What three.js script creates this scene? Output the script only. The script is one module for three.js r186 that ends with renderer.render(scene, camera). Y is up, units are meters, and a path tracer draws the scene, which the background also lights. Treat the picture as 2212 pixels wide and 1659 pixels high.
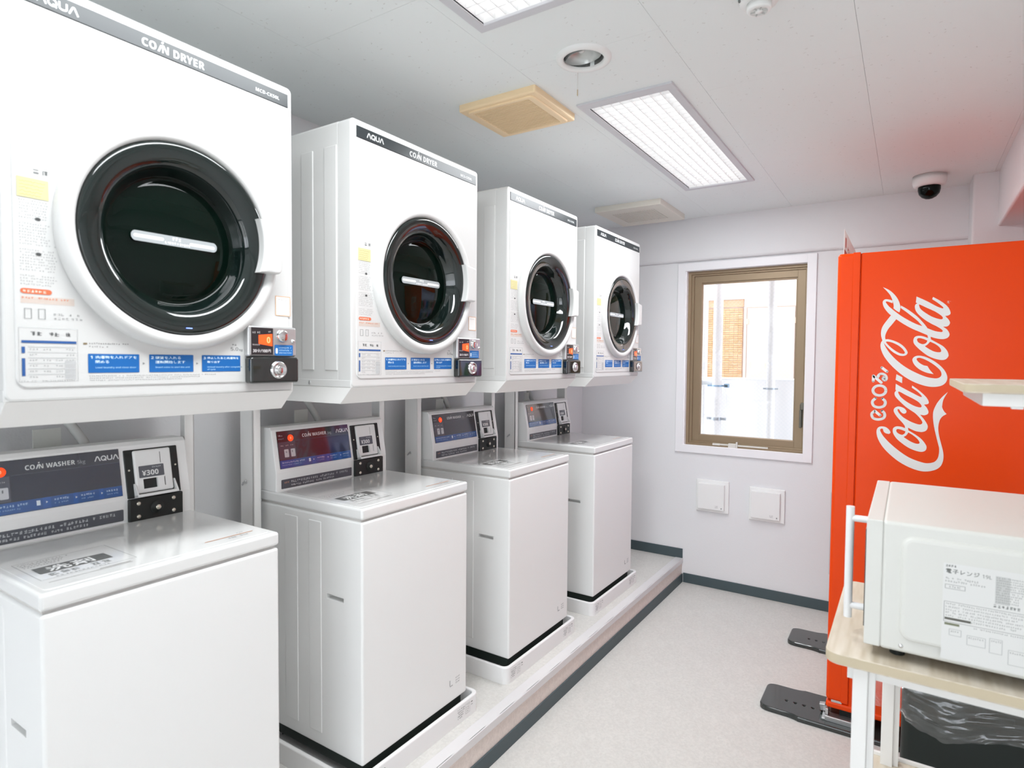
import * as THREE from 'three';
import { RoundedBoxGeometry } from 'three/addons/geometries/RoundedBoxGeometry.js';
import { mergeGeometries } from 'three/addons/utils/BufferGeometryUtils.js';
import { RectAreaLightUniformsLib } from 'three/addons/lights/RectAreaLightUniformsLib.js';
import { Brush, Evaluator, SUBTRACTION } from 'three-bvh-csg';

// ---------------------------------------------------------------- camera, sky, exposure
// Back wall is the plane z = 0, the raised plinth's front edge is x = 0, the floor is y = 0; the machines face +x.
const scene = new THREE.Scene();
const camera = new THREE.PerspectiveCamera(2 * Math.atan(829.5 / 1312.39) * 180 / Math.PI, 2212 / 1659, 0.05, 60);
camera.position.set(1.2898, 1.5369, 4.177);
camera.rotation.set(-0.0383, 0.57851, 0.00767, 'YXZ');
camera.focus = 3.1;
camera.userData.fStop = 4.5;
const SKY = 4.7, LAMP = 15.5;
scene.background = new THREE.Color(0.92 * SKY, 0.97 * SKY, 1.04 * SKY);
const renderer = new THREE.WebGLRenderer({ antialias: true });
renderer.toneMapping = THREE.LinearToneMapping;
renderer.toneMappingExposure = 1.18;
renderer.shadowMap.enabled = true;
RectAreaLightUniformsLib.init();

// ---------------------------------------------------------------- helpers
let seed = 7;
const rnd = () => { seed = (seed * 1664525 + 1013904223) >>> 0; return seed / 4294967296; };
const std = (hex, o = {}) => new THREE.MeshStandardMaterial({ color: hex, roughness: 0.5, ...o });
const phys = (hex, o = {}) => new THREE.MeshPhysicalMaterial({ color: hex, roughness: 0.4, ...o });
const used = {};
function numbered(name) { const n = used[name] = (used[name] ?? -1) + 1; return n ? `${name}_${String(n).padStart(3, '0')}` : name; }
function mesh(name, geo, mat, parent, at, rot) {
  const m = new THREE.Mesh(geo, mat);
  m.name = parent === scene ? numbered(name) : name;
  m.castShadow = m.receiveShadow = true;
  if (at) m.position.set(...at);
  if (rot) m.rotation.set(...rot);
  parent.add(m);
  return m;
}
function tag(o, label, category, group, kind) {
  if (label) o.userData.label = label;
  if (category) o.userData.category = category;
  if (group) o.userData.group = group;
  if (kind) o.userData.kind = kind;
  return o;
}
function thing(name, label, category, at = [0, 0, 0], group) {
  const g = new THREE.Group();
  g.name = numbered(name); g.position.set(...at); scene.add(g);
  return tag(g, label, category, group);
}
function copy(src, name, label, at, group) {
  const c = src.clone(); c.name = numbered(name); c.position.set(...at); c.userData = { ...src.userData, label };
  if (group) c.userData.group = group;
  scene.add(c);
  return c;
}
// box from corner to corner, optional edge radius
function bx(x0, x1, y0, y1, z0, z1, r = 0) {
  const w = x1 - x0, h = y1 - y0, d = z1 - z0;
  const g = r ? new RoundedBoxGeometry(w, h, d, 3, Math.min(r, w / 2.01, h / 2.01, d / 2.01)) : new THREE.BoxGeometry(w, h, d);
  return g.translate((x0 + x1) / 2, (y0 + y1) / 2, (z0 + z1) / 2);
}
const merge = (list) => mergeGeometries(list.map((g) => (g.index ? g.toNonIndexed() : g)).map((g) => { for (const k of Object.keys(g.attributes)) if (!['position', 'normal', 'uv'].includes(k)) g.deleteAttribute(k); return g; }));
function rr(x0, x1, y0, y1, r, target = new THREE.Shape()) {   // rounded rectangle outline
  target.moveTo(x0 + r, y0); target.lineTo(x1 - r, y0); target.absarc(x1 - r, y0 + r, r, -Math.PI / 2, 0);
  target.lineTo(x1, y1 - r); target.absarc(x1 - r, y1 - r, r, 0, Math.PI / 2);
  target.lineTo(x0 + r, y1); target.absarc(x0 + r, y1 - r, r, Math.PI / 2, Math.PI);
  target.lineTo(x0, y0 + r); target.absarc(x0 + r, y0 + r, r, Math.PI, Math.PI * 1.5);
  return target;
}
function ext(shape, depth, bevel = 0, seg = 12) {   // extrude, the front face ending at z = 0
  const g = new THREE.ExtrudeGeometry(shape, { depth: depth - bevel, bevelEnabled: bevel > 0, bevelSize: bevel, bevelThickness: bevel, bevelOffset: -bevel, bevelSegments: 3, curveSegments: seg });
  return g.translate(0, 0, -depth);
}
const faceX = (g) => g.rotateY(Math.PI / 2);        // turns a z-facing geometry to +x; its x becomes -z
const latheX = (pts, n = 72) => new THREE.LatheGeometry(pts.map(([r, h]) => new THREE.Vector2(r, h)), n).rotateZ(-Math.PI / 2);
const latheDown = (pts, n = 48) => new THREE.LatheGeometry(pts.map(([r, h]) => new THREE.Vector2(r, h)), n);
const tube = (pts, r, n = 24, m = 10) => new THREE.TubeGeometry(new THREE.CatmullRomCurve3(pts.map((p) => new THREE.Vector3(...p))), n, r, m);
const cyl = (r, h, n = 24) => new THREE.CylinderGeometry(r, r, h, n);

function canvas(w, h, draw) {
  const c = document.createElement('canvas'); c.width = w; c.height = h;
  const k = c.getContext('2d'); draw(k, w, h);
  const t = new THREE.CanvasTexture(c); t.colorSpace = THREE.SRGBColorSpace; t.magFilter = THREE.LinearFilter;
  return t;
}
function noiseTex(size, make, srgb = true) {
  const d = new Uint8Array(size * size * 4);
  for (let y = 0; y < size; y++) for (let x = 0; x < size; x++) { const c = make(x, y), i = (y * size + x) * 4; d[i] = c[0]; d[i + 1] = c[1]; d[i + 2] = c[2]; d[i + 3] = 255; }
  const t = new THREE.DataTexture(d, size, size); t.wrapS = t.wrapT = THREE.RepeatWrapping; t.magFilter = THREE.LinearFilter; t.minFilter = THREE.LinearMipmapLinearFilter;
  if (srgb) t.colorSpace = THREE.SRGBColorSpace;
  t.needsUpdate = true;
  return t;
}
// a tileable lattice noise
function lattice(n) { const a = Array.from({ length: n * n }, rnd); return (u, v) => { const x = u * n, y = v * n, i = Math.floor(x), j = Math.floor(y), s = x - i, t = y - j, f = (p, q) => a[((q % n + n) % n) * n + ((p % n + n) % n)], e = (k) => k * k * (3 - 2 * k); return (f(i, j) * (1 - e(s)) + f(i + 1, j) * e(s)) * (1 - e(t)) + (f(i, j + 1) * (1 - e(s)) + f(i + 1, j + 1) * e(s)) * e(t); }; }
// metric uv for box-like geometry: the dominant axis of each normal is dropped
function metric(g, scale = 1) {
  if (g.index) g = g.toNonIndexed();
  const p = g.attributes.position, n = g.attributes.normal, uv = new Float32Array(p.count * 2);
  for (let i = 0; i < p.count; i++) {
    const ax = Math.abs(n.getX(i)), ay = Math.abs(n.getY(i)), az = Math.abs(n.getZ(i));
    const [u, v] = ay >= ax && ay >= az ? [p.getX(i), p.getZ(i)] : ax >= az ? [p.getZ(i), p.getY(i)] : [p.getX(i), p.getY(i)];
    uv[i * 2] = u / scale; uv[i * 2 + 1] = v / scale;
  }
  g.setAttribute('uv', new THREE.BufferAttribute(uv, 2));
  return g;
}

// Japanese characters as pen strokes on a 100 x 100 field
const PEN = {
  洗: '12 18 24 28|8 42 20 52|8 90 26 62|48 12 38 34|40 28 90 28|65 8 65 50|32 50 96 50|52 50 46 75 30 92|74 50 74 82 80 90 94 88 96 74',
  剤: '35 6 35 16|8 18 62 18|14 22 35 42 62 58|56 22 35 42 8 58|18 58 16 78 6 94|50 56 50 94|18 66 50 66|18 78 50 78|74 20 74 66|92 8 92 90 80 86',
  濯: '10 18 22 28|6 42 18 52|6 90 24 62|36 10 60 10 60 40|40 20 48 26|38 38 52 30|66 10 92 10 92 40|70 20 78 26|68 38 84 30|46 44 34 66|44 54 44 96|44 54 94 54|68 44 68 92|44 66 90 66|44 78 90 78|44 92 96 92',
  物: '20 14 12 36|14 26 44 26|28 8 28 94|6 62 46 52|58 8 46 40|54 26 94 26 90 80 84 92 76 86|68 28 50 64|82 28 58 84',
  を: '20 24 80 24|46 8 24 58 44 46 54 56 54 74|86 42 46 66 40 84 54 92 84 92', 入: '36 12 50 14 46 50 8 92|50 40 94 92',
  れ: '28 8 28 94|8 32 36 28 8 76|32 50 62 24 72 30 66 70 74 86 94 76', ド: '36 10 36 92|36 42 80 64|62 14 72 28|78 8 88 22', ア: '12 18 88 18 56 48|50 40 46 70 22 92',
  閉: '10 8 10 96|10 8 42 8 42 38 10 38|10 23 42 23|58 8 90 8 90 92 80 90|58 8 58 38 90 38|58 23 90 23|26 56 76 56|54 44 54 90 44 86|52 58 26 82',
  開: '10 8 10 96|10 8 42 8 42 38 10 38|10 23 42 23|58 8 90 8 90 92 80 90|58 8 58 38 90 38|58 23 90 23|26 52 76 52|22 66 80 66|42 52 40 70 28 90|60 52 60 92',
  め: '24 22 46 80|62 10 50 62 24 90 10 76 24 46 60 36 88 54 86 78 60 94', る: '22 14 72 14 18 66 54 44 84 58 78 86 48 94 34 82 48 72 62 88',
  硬: '6 14 42 14|24 14 8 60|16 48 38 48 38 84 16 84 16 48|46 14 96 14|52 28 90 28 90 60 52 60 52 28|52 44 90 44|70 14 66 66 44 94|54 66 96 94',
  貨: '30 6 8 30|20 20 20 42|80 8 46 26|56 6 56 34 92 36 92 28|26 46 76 46 76 82 26 82 26 46|26 58 76 58|26 70 76 70|40 84 14 96|60 84 88 96',
  運: '10 10 22 20|6 38 22 38 18 74 6 88|14 80 40 94 96 94|34 22 34 12 94 12 94 22|42 26 86 26|44 36 84 36 84 62 44 62 44 36|44 49 84 49|36 72 92 72|64 20 64 86',
  転: '6 20 46 20|12 32 42 32 42 58 12 58 12 32|12 45 42 45|4 72 50 72|27 8 27 94|58 20 90 20|52 46 96 46|72 46 58 84 88 78|80 62 96 90',
  始: '26 6 12 62 40 90|38 26 30 62 6 94|4 30 46 28|70 6 54 42 88 38|78 24 94 46|56 56 88 56 88 92 56 92 56 56',
  し: '32 8 32 72 46 92 84 74', ま: '16 22 84 22|20 42 80 42|50 6 50 74 36 92 18 84 30 70 60 76 86 92', す: '6 22 94 22|56 6 56 60 40 68 30 56 44 44 58 58 52 80 34 96',
  停: '28 8 6 44|20 32 20 94|62 4 62 14|34 16 94 16|46 24 80 24 80 40 46 40 46 24|36 58 36 48 94 48 94 58|46 64 86 64|66 64 66 92 54 90', 止: '50 10 50 88|50 44 84 44|22 40 22 88|6 88 94 88',
  た: '10 24 62 24|38 6 14 92|54 46 86 46|54 66 52 84 64 90 90 88', あ: '16 22 80 18|40 6 44 88|66 36 52 70 26 88 14 76 30 52 62 46 88 62 82 84 58 94', と: '30 8 44 44|82 26 30 56 22 76 38 90 84 88',
  取: '6 12 50 12|14 12 14 78|42 12 42 94|14 32 42 32|14 52 42 52|6 80 46 70|54 24 92 24 56 92|58 36 94 92', 出: '50 6 50 90|20 20 20 46 80 46 80 20|12 58 12 90 88 90 88 58', り: '28 12 28 60 38 48|72 8 72 60 44 94',
  電: '18 8 82 8|50 8 50 42|8 32 8 20 92 20 92 32|24 28 38 28|24 38 38 38|62 28 76 28|62 38 76 38|22 50 78 50 78 80 22 80 22 50|22 65 78 65|50 50 50 92 92 92 94 80',
  子: '18 12 80 12 52 36|52 36 52 90 38 86|6 52 94 52', レ: '24 10 24 88 86 42', ン: '14 20 36 34|14 88 60 74 88 28', ジ: '20 16 42 28|12 40 34 52|16 90 60 76 86 36|66 10 74 24|82 6 90 20',
  分: '38 8 6 50|60 8 94 48|24 50 74 50 70 84 60 92 52 86|46 50 22 94', 円: '12 10 12 94|12 10 88 10 88 94 76 92|50 10 50 50|12 50 88 50',
};
function pen(k, text, x, y, size, weight, color, gap = 0.06) {
  k.strokeStyle = color; k.lineWidth = weight; k.lineCap = k.lineJoin = 'round';
  for (const ch of text) {
    if (PEN[ch]) {
      for (const s of PEN[ch].split('|')) { const n = s.split(' ').map(Number); k.beginPath(); for (let i = 0; i < n.length; i += 2) k[i ? 'lineTo' : 'moveTo'](x + n[i] * size / 100, y + n[i + 1] * size / 100); k.stroke(); }
      x += size * (1 + gap);
    } else { k.fillStyle = color; k.font = `bold ${size}px sans-serif`; k.fillText(ch, x, y + size * 0.88); x += k.measureText(ch).width; }
  }
  return x;
}
function greek(k, x, y, w, h, color, density = 1) {   // small print too fine to read: a row of tiny strokes
  k.fillStyle = color;
  for (let u = 0; u < w - h * 0.6; u += h * (0.75 + rnd() * 0.3)) { if (rnd() < 0.1) continue; for (let s = 0; s < 3 * density; s++) rnd() < 0.5 ? k.fillRect(x + u + rnd() * h * 0.1, y + rnd() * h * 0.85, h * 0.6, h * 0.14) : k.fillRect(x + u + rnd() * h * 0.5, y + rnd() * h * 0.2, h * 0.14, h * 0.75); }
}
const text = (k, s, x, y, font, color, align = 'left') => { k.font = font; k.fillStyle = color; k.textAlign = align; k.fillText(s, x, y); k.textAlign = 'left'; };
function aqua(k, x, y, h, color) {   // the maker's wordmark: A without a bar, Q, U, A
  k.strokeStyle = color; k.lineWidth = h * 0.21; k.lineCap = 'butt'; k.lineJoin = 'round';
  const w = h * 0.95, g = h * 1.1;
  for (const i of [0, 3]) { k.beginPath(); k.moveTo(x + i * g, y); k.lineTo(x + i * g + w * 0.36, y - h * 0.8); k.quadraticCurveTo(x + i * g + w * 0.5, y - h * 1.0, x + i * g + w * 0.64, y - h * 0.8); k.lineTo(x + i * g + w, y); k.stroke(); }
  k.beginPath(); k.ellipse(x + g + w / 2, y - h / 2, w * 0.44, h * 0.42, 0, 0, 7); k.stroke(); k.beginPath(); k.moveTo(x + g + w * 0.55, y - h * 0.35); k.lineTo(x + g + w * 0.98, y); k.stroke();
  k.beginPath(); k.moveTo(x + 2 * g + w * 0.1, y - h); k.lineTo(x + 2 * g + w * 0.1, y - h * 0.35); k.quadraticCurveTo(x + 2 * g + w * 0.1, y - h * 0.1, x + 2 * g + w * 0.5, y - h * 0.1); k.quadraticCurveTo(x + 2 * g + w * 0.9, y - h * 0.1, x + 2 * g + w * 0.9, y - h * 0.35); k.lineTo(x + 2 * g + w * 0.9, y - h); k.stroke();
}
function coin(k, second, x, y, h, color) {   // "COiN DRYER" / "COiN WASHER" with the slanted i
  k.font = `bold ${h * 1.36}px sans-serif`; k.fillStyle = color;
  k.fillText('CO', x, y); let u = x + k.measureText('CO').width;
  k.save(); k.translate(u, y); k.transform(1, 0, -0.4, 1, 0, 0); k.fillRect(h * 0.04, -h * 0.92, h * 0.26, h * 0.92); k.fillRect(h * 0.04, -h * 1.4, h * 0.26, h * 0.26); k.restore();
  u += h * 0.5; k.fillText('N ' + second, u, y);
  return u + k.measureText('N ' + second).width;
}
const print = (map, o = {}) => new THREE.MeshStandardMaterial({ map, transparent: true, roughness: 0.5, ...o });
// flat print facing +x: zl is the edge that reads as left, yb the bottom
function onX(name, map, parent, x, zl, yb, w, h, o) { return mesh(name, new THREE.PlaneGeometry(w, h).rotateY(Math.PI / 2), map.isMaterial ? map : print(map, o), parent, [x, yb + h / 2, zl - w / 2]); }

// ---------------------------------------------------------------- materials
const M = {
  enamel: phys('#dcdcda', { roughness: 0.32, clearcoat: 0.25, clearcoatRoughness: 0.2 }),  // dryer whites set greyer than washer white to offset the stronger lamplight there
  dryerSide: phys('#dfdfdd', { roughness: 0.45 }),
  enamelSide: phys('#f4f4f2', { roughness: 0.45 }),
  frame: phys('#f3f2ef', { roughness: 0.4 }),
  lid: phys('#eeeeec', { roughness: 0.14, clearcoat: 0.5, clearcoatRoughness: 0.06 }),
  doorRing: phys('#dcdcda', { roughness: 0.35 }),
  plastic: phys('#f8f8f6', { roughness: 0.35 }),
  pan: phys('#f4f3f2', { roughness: 0.3 }),
  blackGloss: phys('#0b1210', { roughness: 0.06, clearcoat: 1, clearcoatRoughness: 0.03 }),
  ringGloss: phys('#0e1917', { roughness: 0.07, clearcoat: 0.6, clearcoatRoughness: 0.03 }),
  blackGlass: phys('#03100a', { roughness: 0.03, specularIntensity: 0.4 }),
  black: std('#141a18', { roughness: 0.45 }),
  blackBase: std('#1c2a24', { roughness: 0.55 }),
  dark: std('#0c0f0e', { roughness: 0.8 }),
  silver: std('#c9c9c9', { roughness: 0.28, metalness: 0.75 }),
  chrome: std('#dcdcdc', { roughness: 0.12, metalness: 1 }),
  brass: std('#d8d2c4', { roughness: 0.25, metalness: 0.9 }),
  vendRed: phys('#f84a04', { roughness: 0.3, specularIntensity: 0.45 }),
  logoWhite: std('#f2f0ee', { roughness: 0.35 }),
  brown: std('#98846a', { roughness: 0.42, metalness: 0.35 }),
  greyTrim: std('#47565a', { roughness: 0.5 }),
  hose: std('#d5d6d2', { roughness: 0.5 }),
  outWhite: std('#e4e6e8', { roughness: 0.7 }),
  outWall: std('#d9dadb', { roughness: 0.9 }),
};
const n8 = lattice(8), n32 = lattice(32), n64 = lattice(64);
const floorTex = noiseTex(512, (x, y) => { const a = n64(x / 512, y / 512) * 10 + n8(x / 512, y / 512) * 3 + rnd() * 14, s = rnd() < 0.04 ? -14 : 0; return [212 + a + s - 6, 210 + a + s - 6, 205 + a + s - 6]; });
floorTex.repeat.set(1 / 0.5, 1 / 0.5);
M.floor = std('#ffffff', { map: floorTex, roughness: 0.55 });
const riserTex = noiseTex(256, (x, y) => { const a = n64(x / 256, y / 256) * 12 + rnd() * 12; return [224 + a, 212 + a, 204 + a]; });
riserTex.repeat.set(2, 2);
M.riser = std('#ffffff', { map: riserTex, roughness: 0.6 });
const wallBump = noiseTex(256, (x, y) => { const a = 90 + n64(x / 256, y / 256) * 70 + rnd() * 60; return [a, a, a]; }, false);
wallBump.repeat.set(3, 3);
M.wall = std('#f0f0f1', { roughness: 0.85, bumpMap: wallBump, bumpScale: 0.0006 });
const ceilTex = canvas(512, 512, (k) => {
  k.fillStyle = '#f6fbfa'; k.fillRect(0, 0, 512, 512);
  for (let i = 0; i < 90; i++) { k.save(); k.translate(rnd() * 512, rnd() * 512); k.rotate(rnd() * 6.3); k.fillStyle = `rgba(120,115,105,${0.08 + rnd() * 0.22})`; k.fillRect(0, 0, 2 + rnd() * 7, 1 + rnd() * 1.6); k.restore(); }
});
ceilTex.wrapS = ceilTex.wrapT = THREE.RepeatWrapping; ceilTex.repeat.set(1 / 0.55, 1 / 0.55);
M.ceiling = std('#ffffff', { map: ceilTex, roughness: 0.9 });
const woodTex = noiseTex(512, (x, y) => { const u = x / 512, v = y / 512, g = n32(u, v * 0.12 + n8(u, v) * 0.06) * 22 + n64(u, v * 0.25) * 12 + n8(u, v) * 10 + rnd() * 4; return [238 - g, 230 - g * 1.15, 217 - g * 1.4]; });
woodTex.repeat.set(1 / 0.35, 1 / 0.7);
M.wood = std('#ffffff', { map: woodTex, roughness: 0.5 });
M.woodEdge = std('#cdbfa3', { roughness: 0.55 });
const LOGO = [ // outlines in tenths of a millimetre from (1.2, 1.5) on the side panel; the third number of each point marks a corner
  [[-73,3442,1,145,3312,0,319,3137,0,452,2931,0,528,2712,0,540,2530,0,515,2407,1,422,2468,0,313,2576,1,314,2705,0,270,2890,0,193,3093,0,75,3266,0], []],
  [[272,2782,1,277,2881,1,169,2928,0,40,2951,0,-37,2905,0,-63,2805,0,-8,2619,0,141,2396,0,287,2257,0,431,2128,0,660,1947,0,942,1759,0,1220,1614,0,1460,1488,1,1576,1421,1,1568,1697,1,1459,1756,1,1347,1929,0,1136,2196,0,925,2400,0,713,2573,0,557,2678,1,552,2579,1,716,2441,0,901,2270,0,1098,2083,0,1197,1966,0,1288,1841,1,1075,1936,0,823,2091,0,582,2264,0,366,2454,0,162,2653,0,59,2800,0,43,2847,0,100,2856,0], []],
  [[1460,1488,1,1576,1421,0,1765,1354,0,1963,1327,0,2106,1381,0,2161,1492,0,2132,1605,0,2057,1718,0,1950,1801,1,2093,1821,0,2162,1939,0,2119,2068,0,2004,2216,1,2095,2229,0,2161,2282,0,2162,2370,0,2106,2516,0,1991,2664,0,1816,2816,0,1600,2964,1,1575,2876,1,1725,2756,0,1861,2630,0,1928,2555,0,1936,2515,0,1890,2516,0,1729,2595,0,1389,2821,0,1066,3007,1,1052,2771,1,1100,2736,1,1040,2690,0,1022,2593,0,1061,2444,0,1160,2293,0,1342,2108,0,1548,1948,0,1751,1822,0,1886,1722,0,1941,1657,0,1929,1609,0,1877,1602,0,1690,1646,0,1459,1756,1], [[1157,2669,0,1190,2683,0,1397,2561,0,1668,2405,0,1844,2269,0,1919,2187,0,1934,2122,0,1889,2091,0,1769,2119,0,1581,2206,0,1362,2368,0,1209,2520,0]]],
  [[1460,1496,1,1486,1374,1,1333,1441,0,1183,1468,0,1061,1429,0,1010,1315,0,1027,1183,0,1113,1051,0,1281,873,0,1489,694,0,1707,581,0,1920,525,0,2064,550,0,2146,663,0,2143,775,0,2080,920,0,1958,1065,0,1769,1195,0,1579,1324,1,1562,1437,1], [[1132,1346,0,1199,1378,0,1336,1343,0,1466,1276,1,1435,1195,0,1369,1147,0,1287,1145,0,1191,1198,0,1141,1264,0], [1391,1057,1,1477,1130,0,1555,1235,1,1717,1144,0,1833,1046,0,1905,933,0,1911,845,0,1846,821,0,1699,850,0,1536,943,0]]],
  [[236,2301,1,417,2137,1,295,1957,0,158,1760,0,77,1561,0,59,1427,0,76,1326,1,29,1226,1,-31,1294,1,-70,1429,0,-89,1581,0,-72,1765,0,-4,1932,0,119,2129,0], []],
  [[-23,1294,1,69,1343,1,183,1342,0,369,1281,0,569,1171,0,727,1020,0,829,838,0,811,742,0,750,693,0,667,676,0,526,709,0,324,842,0,149,1027,0,24,1189,1], [[93,1234,0,200,1244,0,372,1181,0,544,1071,0,674,938,0,740,822,0,727,772,0,664,764,0,552,797,0,379,914,0,219,1065,0]]],
  [[-31,1302,1,-79,1210,0,-94,1079,0,-56,893,0,44,658,0,223,390,0,457,125,0,745,-136,0,1069,-344,0,1414,-482,0,1684,-523,0,1923,-484,0,2065,-383,0,2133,-236,0,2128,-76,0,2050,116,0,1900,308,0,1696,484,0,1451,629,0,1232,690,0,1083,660,0,1003,561,0,1020,430,0,1107,282,0,1261,137,0,1481,26,0,1704,-27,1,1586,125,0,1494,287,1,1365,318,0,1226,415,0,1141,529,0,1153,587,0,1262,599,0,1454,515,0,1686,354,0,1878,162,0,1948,18,0,1938,-96,0,1861,-170,0,1728,-189,0,1472,-138,0,1128,20,0,791,229,0,504,476,0,270,742,0,107,994,0,15,1196,1,42,1285,1], []],
  [[483,-50,1,683,-171,1,682,-404,1,461,-276,1], []],
  [[472,-434,1,730,-602,0,1082,-806,0,1290,-921,0,1345,-911,0,1301,-830,0,1175,-703,0,1013,-577,1,1018,-486,1,1186,-621,0,1354,-779,0,1494,-938,0,1573,-1098,0,1555,-1189,0,1428,-1227,1,1519,-1346,0,1577,-1487,0,1553,-1587,0,1446,-1642,0,1310,-1625,1,1423,-1774,0,1522,-1933,0,1573,-2077,0,1530,-2227,0,1397,-2303,0,1191,-2284,0,1024,-2213,0,925,-2161,1,878,-2213,1,828,-2176,1,812,-2094,0,725,-1966,0,565,-1775,0,461,-1613,0,427,-1504,0,456,-1410,0,525,-1354,0,609,-1337,0,751,-1384,0,837,-1466,0,859,-1525,0,833,-1593,0,757,-1613,0,671,-1551,0,612,-1454,0,573,-1446,0,557,-1490,0,616,-1604,0,761,-1763,0,974,-1900,0,1155,-1980,0,1307,-2015,0,1381,-1974,0,1385,-1892,0,1300,-1749,0,1144,-1576,0,975,-1452,0,833,-1343,0,719,-1230,0,545,-1042,0,457,-912,0,439,-795,0,487,-710,1,464,-660,1], [[559,-766,0,622,-755,0,806,-865,0,1060,-1005,0,1242,-1129,0,1341,-1256,0,1336,-1330,0,1247,-1335,0,1067,-1269,0,827,-1114,0,641,-938,0]]],
  [[836,-2192,1,701,-2143,0,546,-2136,0,442,-2202,0,416,-2321,0,456,-2470,0,574,-2646,0,762,-2816,0,975,-2965,0,1213,-3061,0,1405,-3085,0,1525,-3017,0,1555,-2883,0,1504,-2755,0,1377,-2584,0,1195,-2433,0,942,-2268,1,925,-2153,1], [[536,-2296,0,577,-2243,0,705,-2260,0,846,-2317,1,820,-2402,0,738,-2463,0,639,-2432,0,560,-2370,0], [789,-2546,1,878,-2473,0,944,-2351,1,1085,-2441,0,1241,-2578,0,1319,-2704,0,1301,-2772,0,1191,-2773,0,1009,-2696,0]]],
  [[340,-2377,0,287,-2280,0,177,-2194,0,32,-2170,0,-82,-2220,0,-137,-2343,0,-125,-2530,0,-54,-2746,0,98,-3006,0,335,-3273,0,640,-3531,0,968,-3717,0,1303,-3832,0,1575,-3844,0,1842,-3758,0,2011,-3610,0,2085,-3423,0,2106,-3226,0,2087,-3016,0,2012,-2698,0,1944,-2410,0,1911,-2169,0,1918,-1957,0,1959,-1775,0,2035,-1649,0,2157,-1554,1,2069,-1445,0,2012,-1309,0,2010,-1225,0,2043,-997,0,2172,-702,1,2013,-885,0,1861,-1118,0,1761,-1367,0,1727,-1561,0,1742,-1854,0,1798,-2193,0,1904,-2658,0,1958,-2898,0,1957,-3109,0,1922,-3292,0,1833,-3432,0,1674,-3505,0,1498,-3514,0,1223,-3441,0,943,-3318,0,629,-3095,0,338,-2834,0,115,-2580,0,9,-2401,0,-15,-2301,0,35,-2263,0,79,-2277,0,110,-2377,0,184,-2439,0,285,-2457,0,334,-2420,0], []],
];
const ECO = [
  [-37,-1724,0,-224,-1556,1,-316,-1661,0,-316,-1764,0,-252,-1863,0,-91,-1897,0,67,-1844,0,126,-1739,0,104,-1622,0,38,-1551,0],
  [-215,-1048,0,-300,-1145,0,-312,-1248,0,-243,-1364,0,-82,-1407,0,76,-1349,0,134,-1228,0,113,-1128,0,39,-1055,0],
  [142,-713,0,115,-813,0,35,-889,0,-76,-920,0,-189,-898,0,-274,-827,0,-307,-728,0,-279,-627,0,-198,-551,0,-87,-521,0,26,-544,0,110,-615,0,142,-713,0],
  [-307,-345,0,-305,-132,1,-29,-397,0],
  [-172,-206,0,-96,-72,0,5,-50,0,107,-111,0,146,-219,0,112,-296,0,47,-281,0,27,-214,0,80,-174,0],
  [-16,202,0,153,53,0],
];

// ---------------------------------------------------------------- the room
const XL = -0.795, XR = 1.93, ZF = 6.3, H = 2.51, STEP = 0.165;
const struct = (name, geo, mat, at) => tag(mesh(name, geo, mat, scene, at), null, null, null, 'structure');
function sgroup(name) { const g = new THREE.Group(); g.name = name; scene.add(g); g.userData.kind = 'structure'; return g; }
struct('floor', metric(bx(XL - 0.12, XR + 0.12, -0.1, 0, -0.15, ZF + 0.12)), M.floor);
struct('wall_left', metric(bx(XL - 0.12, XL, 0, H + 0.2, -0.15, ZF + 0.12)), M.wall);
struct('wall_right', metric(bx(XR, XR + 0.12, 0, H + 0.2, -0.15, ZF + 0.12)), M.wall);
const EX0 = 0.1, EX1 = 1.85, EY = 2.15;                        // unseen glazed doorway added behind the camera for daylight fill
struct('wall_front', metric(merge([bx(XL, EX0, 0, H + 0.2, ZF, ZF + 0.12), bx(EX1, XR, 0, H + 0.2, ZF, ZF + 0.12), bx(EX0, EX1, EY, H + 0.2, ZF, ZF + 0.12)])), M.wall);
const WX0 = -0.007, WX1 = 0.771, WY0 = 0.956, WY1 = 2.16;      // the window's opening
struct('wall_back', metric(merge([bx(XL, WX0, 0, H + 0.2, -0.15, 0), bx(WX1, XR, 0, H + 0.2, -0.15, 0), bx(WX0, WX1, 0, WY0, -0.15, 0), bx(WX0, WX1, WY1, H + 0.2, -0.15, 0)])), M.wall);
struct('trim_1', metric(bx(XL - 0.05, 1.6, 2.222, H + 0.05, -0.05, 0.03, 0.02)), M.wall).name = 'trim_1';   // shallow beam over the window
struct('wall_pillar', metric(bx(1.54, XR + 0.04, -0.04, H + 0.05, -0.04, 0.245, 0.012)), M.wall);
struct('trim_2', metric(bx(1.645, XR + 0.04, 2.235, H + 0.05, 0.2, ZF + 0.04, 0.012)), M.wall);               // beam along the right-hand wall
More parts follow.
